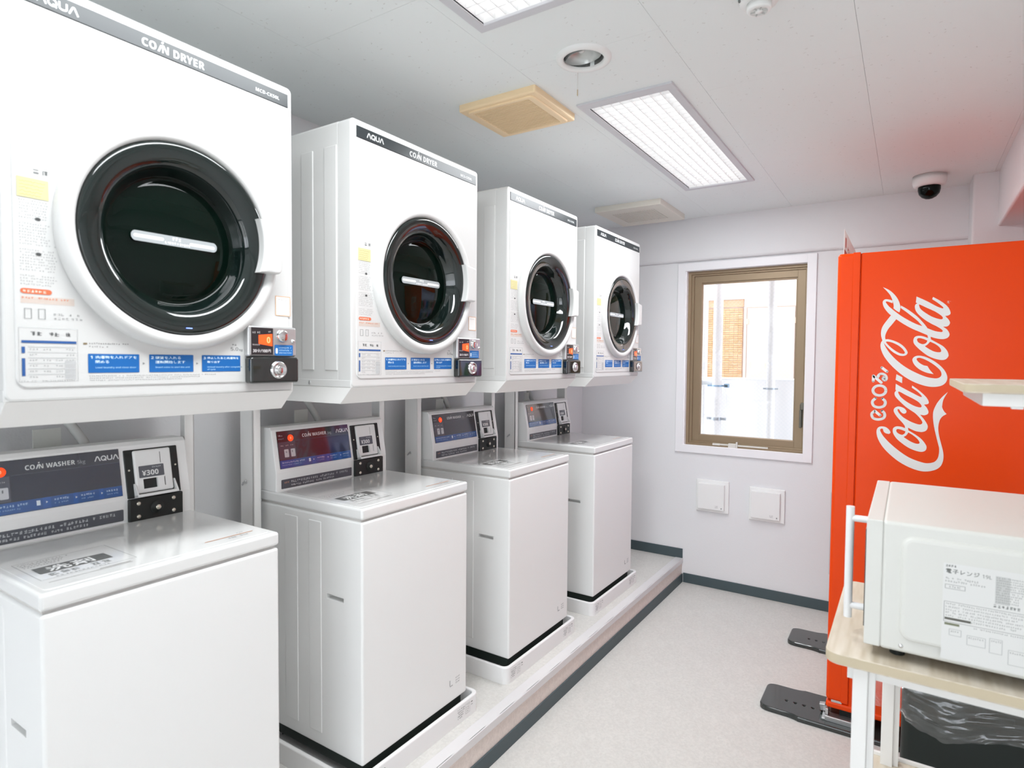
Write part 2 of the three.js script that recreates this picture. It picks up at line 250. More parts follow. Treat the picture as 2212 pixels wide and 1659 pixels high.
// ceiling boards, cut around the recessed fittings
const ceiling = sgroup('ceiling');
const FIT = [[0.223, 0.557, 0.753, 2.047], [0.223, 0.557, 2.713, 4.007], [-0.13, 0.11, 2.04, 2.28], [-0.335, -0.045, 0.26, 0.55], [0.326, 0.452, 2.329, 2.455]];
const cut = (r, h) => { const [a, b, c, d] = r, x0 = Math.max(a, h[0]), x1 = Math.min(b, h[1]), z0 = Math.max(c, h[2]), z1 = Math.min(d, h[3]); return x0 >= x1 || z0 >= z1 ? [r] : [[a, x0, c, d], [x1, b, c, d], [x0, x1, c, z0], [x0, x1, z1, d]].filter(([p, q, s, t]) => q - p > 1e-4 && t - s > 1e-4); };
for (let i = -3; i < 4; i++) {
  const x0 = Math.max(0.652 + i * 0.487, XL), x1 = Math.min(0.652 + (i + 1) * 0.487, XR);
  if (x1 - x0 < 0.01) continue;
  for (let j = -1; j < 7; j++) {
    const z0 = Math.max(0.965 + (j - (i & 1 ? 0.5 : 0)) * 0.975, 0), z1 = Math.min(0.965 + (j + 1 - (i & 1 ? 0.5 : 0)) * 0.975, ZF);
    if (z1 - z0 < 0.01) continue;
    let rects = [[x0 + 0.0004, x1 - 0.0004, z0 + 0.0004, z1 - 0.0004]];
    for (const f of FIT) rects = rects.flatMap((r) => cut(r, f));
    if (rects.length) mesh('ceiling_board', metric(merge(rects.map(([a, b, c, d]) => bx(a, b, H, H + 0.012, c, d)))), M.ceiling, ceiling);
  }
}
{ let rects = [[XL, XR, 0, ZF]]; for (const f of FIT) rects = rects.flatMap((r) => cut(r, f)); mesh('backing', merge(rects.map(([a, b, c, d]) => bx(a, b, H + 0.012, H + 0.03, c, d))), M.ceiling, ceiling); }
struct('roof_slab', bx(XL - 0.12, XR + 0.12, H + 0.2, H + 0.35, -0.15, ZF + 0.12), M.wall);
struct('wall_added_upper_storey', bx(-10, 10, H + 0.35, 8, -0.15, 0), M.wall);  // unseen storey added, like the tall facade opposite, to shade the alley
// plinth under the machines
const plinth = sgroup('plinth');
mesh('plinth_top', metric(bx(XL, -0.045, 0, STEP, 0, ZF)), M.floor, plinth);
mesh('riser', metric(bx(-0.045, -0.004, 0.0, STEP - 0.012, 0, ZF)), M.riser, plinth);
mesh('nosing', merge([bx(-0.05, 0.002, STEP - 0.004, STEP + 0.003, 0.002, ZF, 0.003), bx(-0.006, 0.003, STEP - 0.03, STEP + 0.003, 0.002, ZF, 0.003)]), std('#e4e2e2', { roughness: 0.35 }), plinth);
// skirting
struct('baseboard_back', merge([bx(0.006, 1.54, 0, 0.066, 0, 0.008, 0.003), bx(XL, 0.0, STEP, STEP + 0.068, 0, 0.008, 0.003)]), M.greyTrim);
struct('baseboard_plinth', bx(-0.004, 0.004, 0, 0.06, 0.008, ZF, 0.002), M.greyTrim);
struct('baseboard_right', bx(XR - 0.008, XR, 0, 0.066, 0.245, ZF, 0.003), M.greyTrim);

// window: white casing, brown aluminium frame and sash, wired glass
const win = sgroup('window_1');
const frameGeo = (x0, x1, y0, y1, t, z0, z1, r = 0.003) => merge([bx(x0, x0 + t, y0, y1, z0, z1, r), bx(x1 - t, x1, y0, y1, z0, z1, r), bx(x0 + t - r, x1 - t + r, y0, y0 + t, z0, z1, r), bx(x0 + t - r, x1 - t + r, y1 - t, y1, z0, z1, r)]);
mesh('casing', merge([frameGeo(-0.066, 0.8, 0.914, 2.213, 0.054, -0.001, 0.014, 0.003), frameGeo(-0.013, 0.777, 0.950, 2.166, 0.008, -0.06, 0.004, 0.001)]), std('#fbfafc', { roughness: 0.4 }), win);
mesh('window_frame', merge([frameGeo(-0.007, 0.771, 0.956, 2.16, 0.022, -0.11, -0.032), frameGeo(0.012, 0.752, 0.972, 2.146, 0.02, -0.12, -0.045)]), M.brown, win);
mesh('sash', merge([frameGeo(0.03, 0.735, 0.985, 2.132, 0.052, -0.1, -0.055, 0.004), frameGeo(0.07, 0.69, 1.0, 2.085, 0.014, -0.09, -0.064, 0.002)]), M.brown, win);
mesh('pane', bx(0.078, 0.686, 1.006, 2.08, -0.081, -0.078), phys('#ffffff', { roughness: 0.02, transmission: 1, thickness: 0, ior: 1.5 }), win);
{
  const w = []; const X0 = 0.084, X1 = 0.68, Y0 = 1.012, Y1 = 2.074, s = 0.026;
  for (const d of [1, -1]) for (let c = -1.4; c < 1.8; c += s) {   // diagonal wires clipped to the pane
    const y = (x) => d * (x - X0) + Y0 + (d > 0 ? c : c + 0.0), pts = [];
    let a = X0, b = X1; const lo = d > 0 ? (Y0 - y(X0)) : (y(X0) - Y1), hi = d > 0 ? (Y1 - y(X0)) : (y(X0) - Y0);
    a = Math.max(a, X0 + lo); b = Math.min(b, X0 + hi);
    if (b - a < 0.01) continue;
    const L = (b - a) * Math.SQRT2; w.push(new THREE.BoxGeometry(L, 0.0005, 0.0005).rotateZ(d * Math.PI / 4).translate((a + b) / 2, (y(a) + y(b)) / 2, -0.0795));
  }
  tag(mesh('wire_mesh', merge(w), std('#c4cbd2', { metalness: 0.4 }), win), null, null, null, 'stuff');
}
const lockMat = std('#6d6a60', { roughness: 0.4, metalness: 0.5 });
mesh('sash_lock', merge([bx(0.716, 0.735, 1.13, 1.275, -0.055, -0.04, 0.004), bx(0.722, 0.742, 1.24, 1.285, -0.055, -0.022, 0.004), bx(0.716, 0.73, 1.125, 1.24, -0.035, -0.022, 0.005)]), lockMat, win);
mesh('stay_arm', merge([bx(0.19, 0.535, 0.975, 0.985, -0.04, -0.03, 0.002), bx(0.18, 0.23, 0.972, 0.986, -0.042, -0.026, 0.003), bx(0.285, 0.335, 0.962, 0.992, -0.045, -0.02, 0.004), bx(0.335, 0.345, 0.965, 1.004, -0.04, -0.022, 0.002)]), std('#e2dfd8', { roughness: 0.4 }), win);

// added doorway for fill light: two glazed leaves in an aluminium frame, street outside
const addedEntrance = sgroup('door_1');
{
  const al = std('#8d8f90', { roughness: 0.4, metalness: 0.6 }), gl = phys('#ffffff', { roughness: 0.02, transmission: 1, thickness: 0, ior: 1.5 }), mid = (EX0 + EX1) / 2;
  mesh('door_frame', merge([bx(EX0, EX0 + 0.04, 0, EY, ZF + 0.02, ZF + 0.1), bx(EX1 - 0.04, EX1, 0, EY, ZF + 0.02, ZF + 0.1), bx(EX0, EX1, EY - 0.05, EY, ZF + 0.02, ZF + 0.1)]), al, addedEntrance);
  for (const [a, b, h] of [[EX0 + 0.042, mid - 0.001, mid - 0.09], [mid + 0.001, EX1 - 0.042, mid + 0.09]]) {
    const leaf = mesh('door_leaf', merge([bx(a, a + 0.05, 0.005, EY - 0.052, ZF + 0.04, ZF + 0.08), bx(b - 0.05, b, 0.005, EY - 0.052, ZF + 0.04, ZF + 0.08), bx(a, b, 0.005, 0.1, ZF + 0.04, ZF + 0.08), bx(a, b, EY - 0.11, EY - 0.052, ZF + 0.04, ZF + 0.08)]), al, addedEntrance);
    mesh('pane', bx(a + 0.05, b - 0.05, 0.1, EY - 0.11, ZF + 0.057, ZF + 0.062), gl, leaf);
    mesh('handle', cyl(0.012, 0.4, 16).translate(h, 1.05, ZF + 0.0), M.silver, leaf);
  }
  mesh('street', bx(-5, 7, -0.12, -0.02, ZF + 0.12, ZF + 9), std('#c8c7c3', { roughness: 0.9 }), sgroup('outside_street'));
}
// outside the window
const out = sgroup('outside_ground');
mesh('paving', bx(-10, 10, -0.1, 0, -2.6, -0.15), M.outWall, out);
const low = thing('boundary_wall', 'low white rendered wall outside behind the white pipes', 'wall', [0, 0, -0.95]);
mesh('wall_body', bx(-2.2, 3, 0, 1.4, -0.06, 0.06), M.outWall, low);
mesh('coping', bx(-2.2, 3, 1.4, 1.413, -0.066, 0.066, 0.004), M.outWhite, low);
const bld = thing('neighbouring_building', 'pink beige building outside with a panel door and orange tiled strip', 'building', [0, 0, -2.6]);
const pink = std('#d4c1b6', { roughness: 0.9 });
mesh('facade', merge([bx(-10, -0.585, 0, 8, -0.1, 0), bx(-0.195, 10, 0, 8, -0.1, 0), bx(-0.585, -0.195, 2.21, 8, -0.1, 0), bx(-0.585, -0.195, 0, 8, -0.12, -0.03)]), pink, bld);
mesh('lintel', bx(-0.575, -0.2, 2.13, 2.208, -0.03, -0.012, 0.002), std('#cfa685', { roughness: 0.8 }), bld);
{
  const tg = bx(-0.0222, 0.0222, -0.0100, 0.0100, -0.012, 0, 0.001), tm = ['#d2ab7c', '#cda273', '#d5b086', '#d0a87e'].map((c) => std(c, { roughness: 0.7 }));
  for (let r = 0; r < 33; r++) for (let c = 0; c < 8; c++) mesh('tile', tg, tm[Math.floor(rnd() * 4)], bld, [-0.551 + c * 0.0455, 1.355 + r * 0.0235, -0.018]);
}
const dp = std('#d8c7bd', { roughness: 0.85 });
mesh('door_panel', merge([bx(-0.158, 0.305, 0.2, 2.112, 0.002, 0.012, 0.003), bx(0.313, 0.8, 0.2, 2.112, 0.002, 0.012, 0.003)]), dp, bld);
mesh('door_surround', merge([bx(-0.19, -0.166, 0.1, 2.4, 0, 0.006), bx(-0.166, 0.85, 2.12, 3.2, 0, 0.006)]), dp, bld);
for (const x of [-0.155, 0.309]) mesh('hinge', bx(x - 0.008, x + 0.012, 1.94, 2.0, 0.01, 0.022, 0.003), std('#d8bfae', { roughness: 0.5 }), bld);
function pipe(label, x, r, z) {
  const p = thing('drain_pipe', label, 'pipe', [x, 0, z], 'white pipes outside the window');
  mesh('pipe_body', cyl(r, 4.2, 32).translate(0, 2.1, 0), M.outWhite, p);
  return p;
}
const clampMat = std('#aab4bd', { roughness: 0.35, metalness: 0.6 });
const p1 = pipe('thick white pipe outside window with a blue clamp and a bolted clamp', 0.094, 0.034, -0.45);
mesh('clamp', merge([cyl(0.037, 0.012, 32).translate(0, 1.362, 0), bx(-0.07, 0.075, 1.356, 1.368, -0.012, -0.002), bx(0.05, 0.08, 1.35, 1.378, -0.04, -0.002, 0.003)]), std('#7fa6c6', { roughness: 0.4, metalness: 0.4 }), p1);
mesh('clamp', merge([cyl(0.037, 0.022, 32).translate(0, 1.117, 0), bx(-0.07, 0.07, 1.108, 1.126, -0.006, 0.006, 0.003), cyl(0.009, 0.02, 12).rotateX(Math.PI / 2).translate(-0.058, 1.117, 0.008), cyl(0.009, 0.02, 12).rotateX(Math.PI / 2).translate(0.058, 1.117, 0.008)]), clampMat, p1);
mesh('elbow', tube([[-0.28, 1.385, -0.05], [-0.1, 1.385, -0.05], [-0.01, 1.385, -0.02]], 0.02), std('#c8ced2', { roughness: 0.5 }), p1);
const p2 = pipe('plain white pipe outside window with one slim clamp', 0.468, 0.029, -0.45);
mesh('clamp', merge([cyl(0.032, 0.014, 32).translate(0, 1.352, 0), bx(-0.05, 0.05, 1.346, 1.358, -0.004, 0.004, 0.002)]), clampMat, p2);
const p3 = pipe('slim pale pipe outside against the left edge of the window', -0.045, 0.024, -0.6);
p3.children[0].material = M.outWhite;

// ---------------------------------------------------------------- ceiling fittings
function louverLight(z0, z1, label) {
  const L = thing('louver_light', label, 'ceiling light', [0, H, 0], 'recessed louver lights');
  const s = rr(0.205, 0.575, z0 - 0.03, z1 + 0.05, 0.003), h = new THREE.Path(); rr(0.235, 0.545, z0, z1, 0.002, h); s.holes.push(h);
  mesh('frame', ext(s, 0.008, 0.002, 4).rotateX(Math.PI / 2).translate(0, -0.008, 0), std('#d9d9dd', { roughness: 0.45 }), L);
  mesh('housing', merge([bx(0.2255, 0.235, -0.004, 0.075, z0 - 0.01, z1 + 0.01), bx(0.545, 0.555, 0, 0.075, z0 - 0.01, z1 + 0.01), bx(0.235, 0.545, 0, 0.075, z0 - 0.01, z0), bx(0.235, 0.545, 0, 0.075, z1, z1 + 0.01), bx(0.225, 0.555, 0.075, 0.085, z0 - 0.01, z1 + 0.01)]), std('#f4f4f4', { roughness: 0.5 }), L);
  mesh('diffuser', bx(0.236, 0.544, 0.07, 0.074, z0 + 0.001, z1 - 0.001), std('#ffffff', { emissive: '#ffffff', emissiveIntensity: 1.45 }), L);
  const blade = std('#f6f6f6', { roughness: 0.4 });
  const lg = bx(-0.0008, 0.0008, 0.001, 0.03, z0 + 0.001, z1 - 0.001), cg = bx(0.236, 0.544, 0.001, 0.03, -0.0008, 0.0008);
  for (let i = 1; i < 8; i++) mesh('louver_blade', lg, blade, L, [0.235 + i * 0.31 / 8, 0, 0]);
  const n = Math.round((z1 - z0) / 0.042);
  for (let i = 1; i < n; i++) mesh('louver_blade', cg, blade, L, [0, 0, z0 + i * (z1 - z0) / n]);
  const a = new THREE.RectAreaLight(0xf8fcff, LAMP, 0.3, z1 - z0 - 0.02);
  a.position.set(0.39, H - 0.0095, (z0 + z1) / 2); a.rotation.x = -Math.PI / 2; a.name = 'lamp'; scene.add(a);
}
louverLight(0.765, 2.035, 'lit recessed louver light between the beige vent and the window wall');
louverLight(2.725, 3.995, 'lit recessed louver light behind the round downlight, farther from the window');

const bv = thing('exhaust_vent', 'beige square ceiling exhaust vent with fine slats', 'vent', [-0.01, H, 2.16]);
const beige = phys('#ffe3b8', { roughness: 0.4 });
{
  const s = rr(-0.17, 0.17, -0.155, 0.155, 0.008), h = new THREE.Path(); rr(-0.122, 0.122, -0.122, 0.122, 0.002, h); s.holes.push(h);
  mesh('rim', ext(s, 0.026, 0.006, 6).rotateX(Math.PI / 2).translate(0, -0.026, 0), beige, bv);
  mesh('cover', (() => { const s2 = rr(-0.145, 0.15, -0.142, 0.14, 0.02), h2 = new THREE.Path(); rr(-0.122, 0.122, -0.122, 0.122, 0.002, h2); s2.holes.push(h2); return ext(s2, 0.012, 0.005, 8).rotateX(Math.PI / 2).translate(0, -0.032, 0); })(), beige, bv);
  mesh('duct', merge([bx(-0.122, -0.118, -0.004, 0.17, -0.122, 0.122), bx(0.118, 0.122, -0.004, 0.17, -0.122, 0.122), bx(-0.118, 0.118, -0.004, 0.17, -0.122, -0.118), bx(-0.118, 0.118, -0.004, 0.17, 0.118, 0.122), bx(-0.122, 0.122, 0.17, 0.174, -0.122, 0.122)]), beige, bv);
  const sg = new THREE.BoxGeometry(0.244, 0.007, 0.0078).rotateX(0.25);
  for (let i = 0; i < 19; i++) mesh('slat', sg, beige, bv, [0, -0.0275, -0.115 + i * 0.0128]);
}
const wv = thing('perforated_vent', 'off-white square ceiling vent with a perforated grille near the window wall', 'vent', [-0.19, H, 0.405]);
{
  const cream = phys('#ece6da', { roughness: 0.45 });
  const s = rr(-0.215, 0.215, -0.235, 0.235, 0.006), q = new THREE.Path(); rr(-0.15, 0.15, -0.15, 0.15, 0.004, q); s.holes.push(q);
  mesh('rim', ext(s, 0.034, 0.004, 4).rotateX(Math.PI / 2).translate(0, -0.034, 0), cream, wv);
  const g = rr(-0.152, 0.152, -0.152, 0.152, 0.004);
  for (let i = 0; i < 19; i++) for (let j = 0; j < 15; j++) { const x = -0.135 + i * 0.015, y = -0.126 + j * 0.018, h = new THREE.Path(); h.moveTo(x - 0.0042, y - 0.0055); h.lineTo(x - 0.0042, y + 0.0055); h.lineTo(x + 0.0042, y + 0.0055); h.lineTo(x + 0.0042, y - 0.0055); h.closePath(); g.holes.push(h); }
  mesh('grille', ext(g, 0.004).rotateX(Math.PI / 2).translate(0, -0.034, 0), cream, wv);
  mesh('duct', merge([bx(-0.147, -0.143, -0.004, 0.17, -0.147, 0.147), bx(0.143, 0.147, -0.004, 0.17, -0.147, 0.147), bx(-0.143, 0.143, -0.004, 0.17, -0.147, -0.143), bx(-0.143, 0.143, -0.004, 0.17, 0.143, 0.147), bx(-0.147, 0.147, 0.17, 0.174, -0.147, 0.147)]), cream, wv);
}
const dl = thing('downlight', 'round white recessed downlight, unlit, with a tilted grey reflector', 'downlight', [0.389, H, 2.392]);
mesh('trim_ring', latheDown([[0.0635, 0.02], [0.0635, -0.003], [0.066, -0.009], [0.076, -0.012], [0.086, -0.008], [0.0895, 0.0005]]), M.plastic, dl);
mesh('housing', latheDown([[0.0635, 0], [0.0635, 0.09], [0.0, 0.09]]), std('#3c4240', { roughness: 0.6 }), dl);
mesh('reflector', latheDown([[0.057, 0.0], [0.055, 0.01], [0.045, 0.028], [0.022, 0.04], [0.0, 0.043]]), std('#c9cbc9', { roughness: 0.3, metalness: 0.6 }), dl, [0.0, 0.0, 0], [0.16, 0, 0.1]).material.side = THREE.DoubleSide;
mesh('bulb', new THREE.SphereGeometry(0.012, 20, 14), phys('#e8e8e6', { roughness: 0.15 }), dl, [-0.008, 0.028, 0]);
const cord = thing('pull_cord', 'thin cord with a small wooden end hanging from ceiling by the downlight', 'cord', [0.327, H, 2.312]);
mesh('string', cyl(0.0008, 0.06, 8).translate(0, -0.03, 0), std('#d8d4cc'), cord);
mesh('cord_end', cyl(0.0018, 0.02, 8).translate(0, -0.067, 0), std('#b9a581'), cord);
const sm = thing('smoke_detector', 'white smoke detector on the ceiling near the second board joint', 'detector', [0.93, H, 2.44]);
mesh('base', latheDown([[0.0, 0], [0.05, 0], [0.05, -0.014], [0.047, -0.02], [0.036, -0.022], [0, -0.022]]), M.plastic, sm);
mesh('sensor', latheDown([[0.0, -0.02], [0.031, -0.02], [0.031, -0.036], [0.029, -0.04], [0.022, -0.042], [0.02, -0.038], [0.0, -0.038]]), M.plastic, sm);
mesh('core', latheDown([[0, -0.036], [0.009, -0.036], [0.009, -0.043], [0, -0.044]]), M.plastic, sm);
for (let i = 0; i < 6; i++) mesh('vane', bx(0.009, 0.022, -0.043, -0.036, -0.001, 0.001).rotateY(i * Math.PI / 3), std('#d5d5d2'), sm);
mesh('indicator', bx(-0.048, -0.04, -0.016, -0.006, 0.02, 0.028, 0.002), std('#6c6f6d'), sm);
const cc = thing('dome_camera', 'white dome security camera with a black bubble on ceiling by the pillar', 'security camera', [1.352, H, 0.33]);
mesh('base', latheDown([[0, 0], [0.075, 0], [0.075, -0.03], [0.07, -0.05], [0.056, -0.056], [0, -0.056]], 56), M.plastic, cc);
mesh('dome', latheDown([[0.05, -0.055], [0.05, -0.072], [0.045, -0.092], [0.032, -0.108], [0.015, -0.117], [0, -0.119]], 48), M.blackGlass, cc);

// ---------------------------------------------------------------- wall fittings
for (const [x, y, label] of [[0.198, 0.63, 'white square wall vent cover below the window, beside the plinth'], [0.543, 0.617, 'white square wall vent cover below the window, beside the vending machine']]) {
  const v = thing('wall_vent_cover', label, 'vent cover', [x, y, 0], 'square wall vent covers');
  mesh('back_frame', bx(-0.109, 0.109, -0.109, 0.109, 0, 0.016, 0.006), M.plastic, v);
  mesh('flap', ext(rr(-0.092, 0.083, -0.088, 0.086, 0.004), 0.024, 0.003, 4).translate(0, 0, 0.037), M.plastic, v);
  mesh('knob', cyl(0.004, 0.003, 12).rotateX(Math.PI / 2), std('#9a9a98'), v, [0.066, -0.072, 0.038], [0, 0, 0]);
  mesh('print', new THREE.PlaneGeometry(0.03, 0.022), print(canvas(64, 48, (k) => { for (let i = 0; i < 4; i++) greek(k, 4, 4 + i * 10, 46, 7, 'rgba(120,120,120,.6)'); })), v, [0.036, -0.066, 0.0375]);
}

// ---------------------------------------------------------------- coin dryers on their stands
const P = 0.83477, ZD = 0.6178, XD = -0.1074, YD = 1.4525, DW = 0.63, DH = 0.8014, DC = [0.303, 0.3505];
const T = {};
T.strip = canvas(1024, 58, (k, w, h) => {
  k.fillStyle = '#2b3134'; k.fillRect(0, 0, w, h);
  aqua(k, 70, 44, 28, '#eef0ee'); coin(k, 'DRYER', 392, 46, 30, '#eef0ee'); text(k, 'MCD-CK50L', 860, 40, 'bold 22px sans-serif', '#cfd2d0');
});
T.bar = canvas(512, 60, (k, w, h) => {
  k.fillStyle = 'rgba(176,182,184,.92)'; k.beginPath(); k.roundRect(2, 2, w - 4, h - 4, 27); k.fill();
  k.fillStyle = '#f4f4f2'; k.beginPath(); k.roundRect(16, 20, 168, 18, 9); k.fill(); k.beginPath(); k.roundRect(336, 24, 160, 18, 9); k.fill();
  greek(k, 216, 8, 80, 20, '#ffffff', 1.6); greek(k, 190, 36, 150, 15, '#ffffff', 1.4);
});
T.dryerPrint = canvas(1024, 1024, (k) => {   // left-hand column and the foot of the front panel, 0.60 m x 0.42 m
  const X = (m) => m / 0.6 * 1024, Y = (m) => (0.42 - m) / 0.42 * 1024;
  const C = 'rgba(95,98,98,.6)';
  text(k, '⚠', X(0.014), Y(0.402), '22px sans-serif', C); greek(k, X(0.03), Y(0.412), 46, 24, C, 1.4);
  for (let i = 0; i < 30; i++) { const y = 0.352 - i * 0.0054; if (i % 9 === 7) continue; greek(k, X(0.006), Y(y), X(0.044 + (i > 14 ? 0.012 : 0) + rnd() * 0.006), 8, 'rgba(130,132,132,.42)', 1); }
  for (const y of [0.318, 0.252]) { k.fillStyle = 'rgba(70,72,72,.8)'; k.beginPath(); k.arc(X(0.036), Y(y), 8, 0, 7); k.fill(); }
  k.fillStyle = '#e8744c'; k.beginPath(); k.roundRect(X(0.006), Y(0.186), X(0.05), 24, 10); k.fill(); k.fillStyle = '#f6d9cc'; greek(k, X(0.01), Y(0.1835), X(0.04), 13, '#fbe6dc', 1.2);
  k.fillStyle = 'rgba(244,206,178,.28)'; k.fillRect(X(0.006), Y(0.172), X(0.088), 34); greek(k, X(0.008), Y(0.17), X(0.08), 9, 'rgba(226,120,76,.8)'); 
  k.strokeStyle = 'rgba(140,142,142,.8)'; k.lineWidth = 2; for (const x of [0.012, 0.034]) k.strokeRect(X(x), Y(0.148), 18, 46); greek(k, X(0.058), Y(0.142), X(0.05), 13, 'rgba(130,132,132,.5)'); greek(k, X(0.058), Y(0.134), X(0.05), 13, 'rgba(130,132,132,.5)');
  // the table of times
  k.strokeStyle = 'rgba(200,202,202,.9)'; k.strokeStyle = 'rgba(205,207,207,.55)'; k.strokeRect(X(0.002), Y(0.112), X(0.096), 250);
  greek(k, X(0.02), Y(0.105), X(0.068), 20, 'rgba(90,92,92,.8)', 1.4);
  k.fillStyle = '#2c5c9e'; k.fillRect(X(0.006), Y(0.088), X(0.09), 12); k.fillRect(X(0.006), Y(0.076), 9, 30); k.fillRect(X(0.006), Y(0.054), 9, 82);
  for (let r = 0; r < 6; r++) { k.strokeStyle = 'rgba(205,208,208,1)'; k.beginPath(); k.moveTo(X(0.016), Y(0.076 - r * 0.0105)); k.lineTo(X(0.094), Y(0.076 - r * 0.0105)); k.stroke(); for (const c of [0.018, 0.04, 0.06, 0.078]) if (rnd() < 0.7) greek(k, X(c), Y(0.073 - r * 0.0105), X(0.014), 9, 'rgba(130,132,132,.5)'); }
  k.fillStyle = 'rgba(210,212,212,.7)'; k.fillRect(X(0.076), Y(0.05), X(0.018), 90);
  greek(k, X(0.004), Y(0.012), X(0.09), 8, 'rgba(130,132,132,.5)');
  // heading, three blue steps, footnotes, capacity
  k.fillStyle = '#8c7a58'; k.fillRect(X(0.108), Y(0.086), 12, 8); greek(k, X(0.118), Y(0.0865), X(0.078), 8, 'rgba(120,120,118,.8)'); greek(k, X(0.118), Y(0.08), X(0.04), 8, 'rgba(140,140,140,.7)');
  const steps = [['1', '洗濯物を入れドアを', '閉める', 'Load laundry and close door'], ['2', '硬貨を入れる', '運転開始します', 'Insert coins to start the unit'], ['3', '停止したあと洗濯物を', '取り出す', 'Unload laundry after completion']];
  steps.forEach(([n, a, b, c], i) => {
    const x = X(0.116 + i * 0.1185), y = Y(0.064), w = X(0.098), h = 95;
    k.fillStyle = '#0f68b4'; k.beginPath(); k.roundRect(x, y, w, h, 3); k.fill();
    text(k, n, x + 6, y + 24, 'bold 20px sans-serif', '#e8f2fa'); const s = i === 2 ? 13.6 : i ? 16 : 15; pen(k, a, x + 22, y + 9, s, 1.9, '#eef6fc', 0.02); pen(k, b, x + 22, y + 32, s, 1.9, '#eef6fc', 0.02);
    text(k, c, x + 22, y + 72, '10.5px sans-serif', '#d5e6f4'); if (i === 2) text(k, 'of cycle', x + 22, y + 86, '10.5px sans-serif', '#d5e6f4');
    if (i < 2) { k.fillStyle = '#8d8f8f'; k.beginPath(); k.moveTo(x + w + 12, y + 42); k.lineTo(x + w + 20, y + 48); k.lineTo(x + w + 12, y + 54); k.fill(); }
  });
  for (let i = 0; i < 3; i++) greek(k, X(0.118), Y(0.02 - i * 0.0045), X(0.27 - i * 0.04), 7, 'rgba(140,142,142,.6)');
  greek(k, X(0.43), Y(0.093), X(0.024), 13, 'rgba(120,122,122,.8)'); text(k, '5.0', X(0.425), Y(0.076), '27px sans-serif', '#8b8e8e'); text(k, 'kg', X(0.448), Y(0.076), '17px sans-serif', '#8b8e8e');
});
T.yellow = canvas(160, 120, (k) => { k.fillStyle = '#d8d09c'; k.fillRect(0, 0, 160, 120); k.strokeStyle = 'rgba(150,135,70,.7)'; k.lineWidth = 2; for (let i = 0; i < 5; i++) { k.beginPath(); for (let x = 12; x < 146 - i * 6; x += 6) k.lineTo(x, 24 + i * 20 + (rnd() - 0.5) * 9); k.stroke(); } });
T.seal = canvas(160, 200, (k) => { k.fillStyle = '#f7f5f2'; k.fillRect(0, 0, 160, 200); k.strokeStyle = '#dca26a'; k.lineWidth = 6; k.strokeRect(4, 4, 152, 192); greek(k, 30, 30, 100, 14, 'rgba(150,148,145,.8)'); });
T.display = canvas(256, 280, (k) => {
  k.fillStyle = '#2a2426'; k.fillRect(0, 0, 256, 280); greek(k, 14, 40, 90, 22, '#c9c4c4', 1.4); greek(k, 14, 170, 90, 16, '#c9c4c4', 1.4); greek(k, 200, 30, 34, 18, '#c9c4c4', 1.4);
  k.fillStyle = '#ff5a22'; k.beginPath(); k.moveTo(84, 76); k.lineTo(246, 60); k.lineTo(246, 190); k.lineTo(84, 168); k.fill(); text(k, '0', 178, 156, 'bold 86px sans-serif', '#ffb27a');
  let x = 16; text(k, '30', x, 256, 'bold 42px sans-serif', '#e7e2e2'); x += 52; x = pen(k, '分', x, 222, 34, 4, '#e7e2e2'); text(k, '/100', x, 256, 'bold 42px sans-serif', '#e7e2e2'); x += 92; pen(k, '円', x, 222, 34, 4, '#e7e2e2');
});
T.displayGlow = canvas(256, 280, (k) => { k.fillStyle = '#000'; k.fillRect(0, 0, 256, 280); k.fillStyle = '#ff4a14'; k.beginPath(); k.moveTo(84, 76); k.lineTo(246, 60); k.lineTo(246, 190); k.lineTo(84, 168); k.fill(); text(k, '0', 178, 156, 'bold 86px sans-serif', '#ff9a55'); });
T.blueTag = canvas(200, 100, (k) => { k.fillStyle = '#1b6fb8'; k.beginPath(); k.roundRect(0, 0, 200, 100, 12); k.fill(); k.fillStyle = '#e9f2f8'; k.beginPath(); k.roundRect(12, 30, 22, 52, 10); k.fill(); for (let i = 0; i < 3; i++) greek(k, 48, 20 + i * 24, 138, 14, '#cfe2f2', 1.3); });

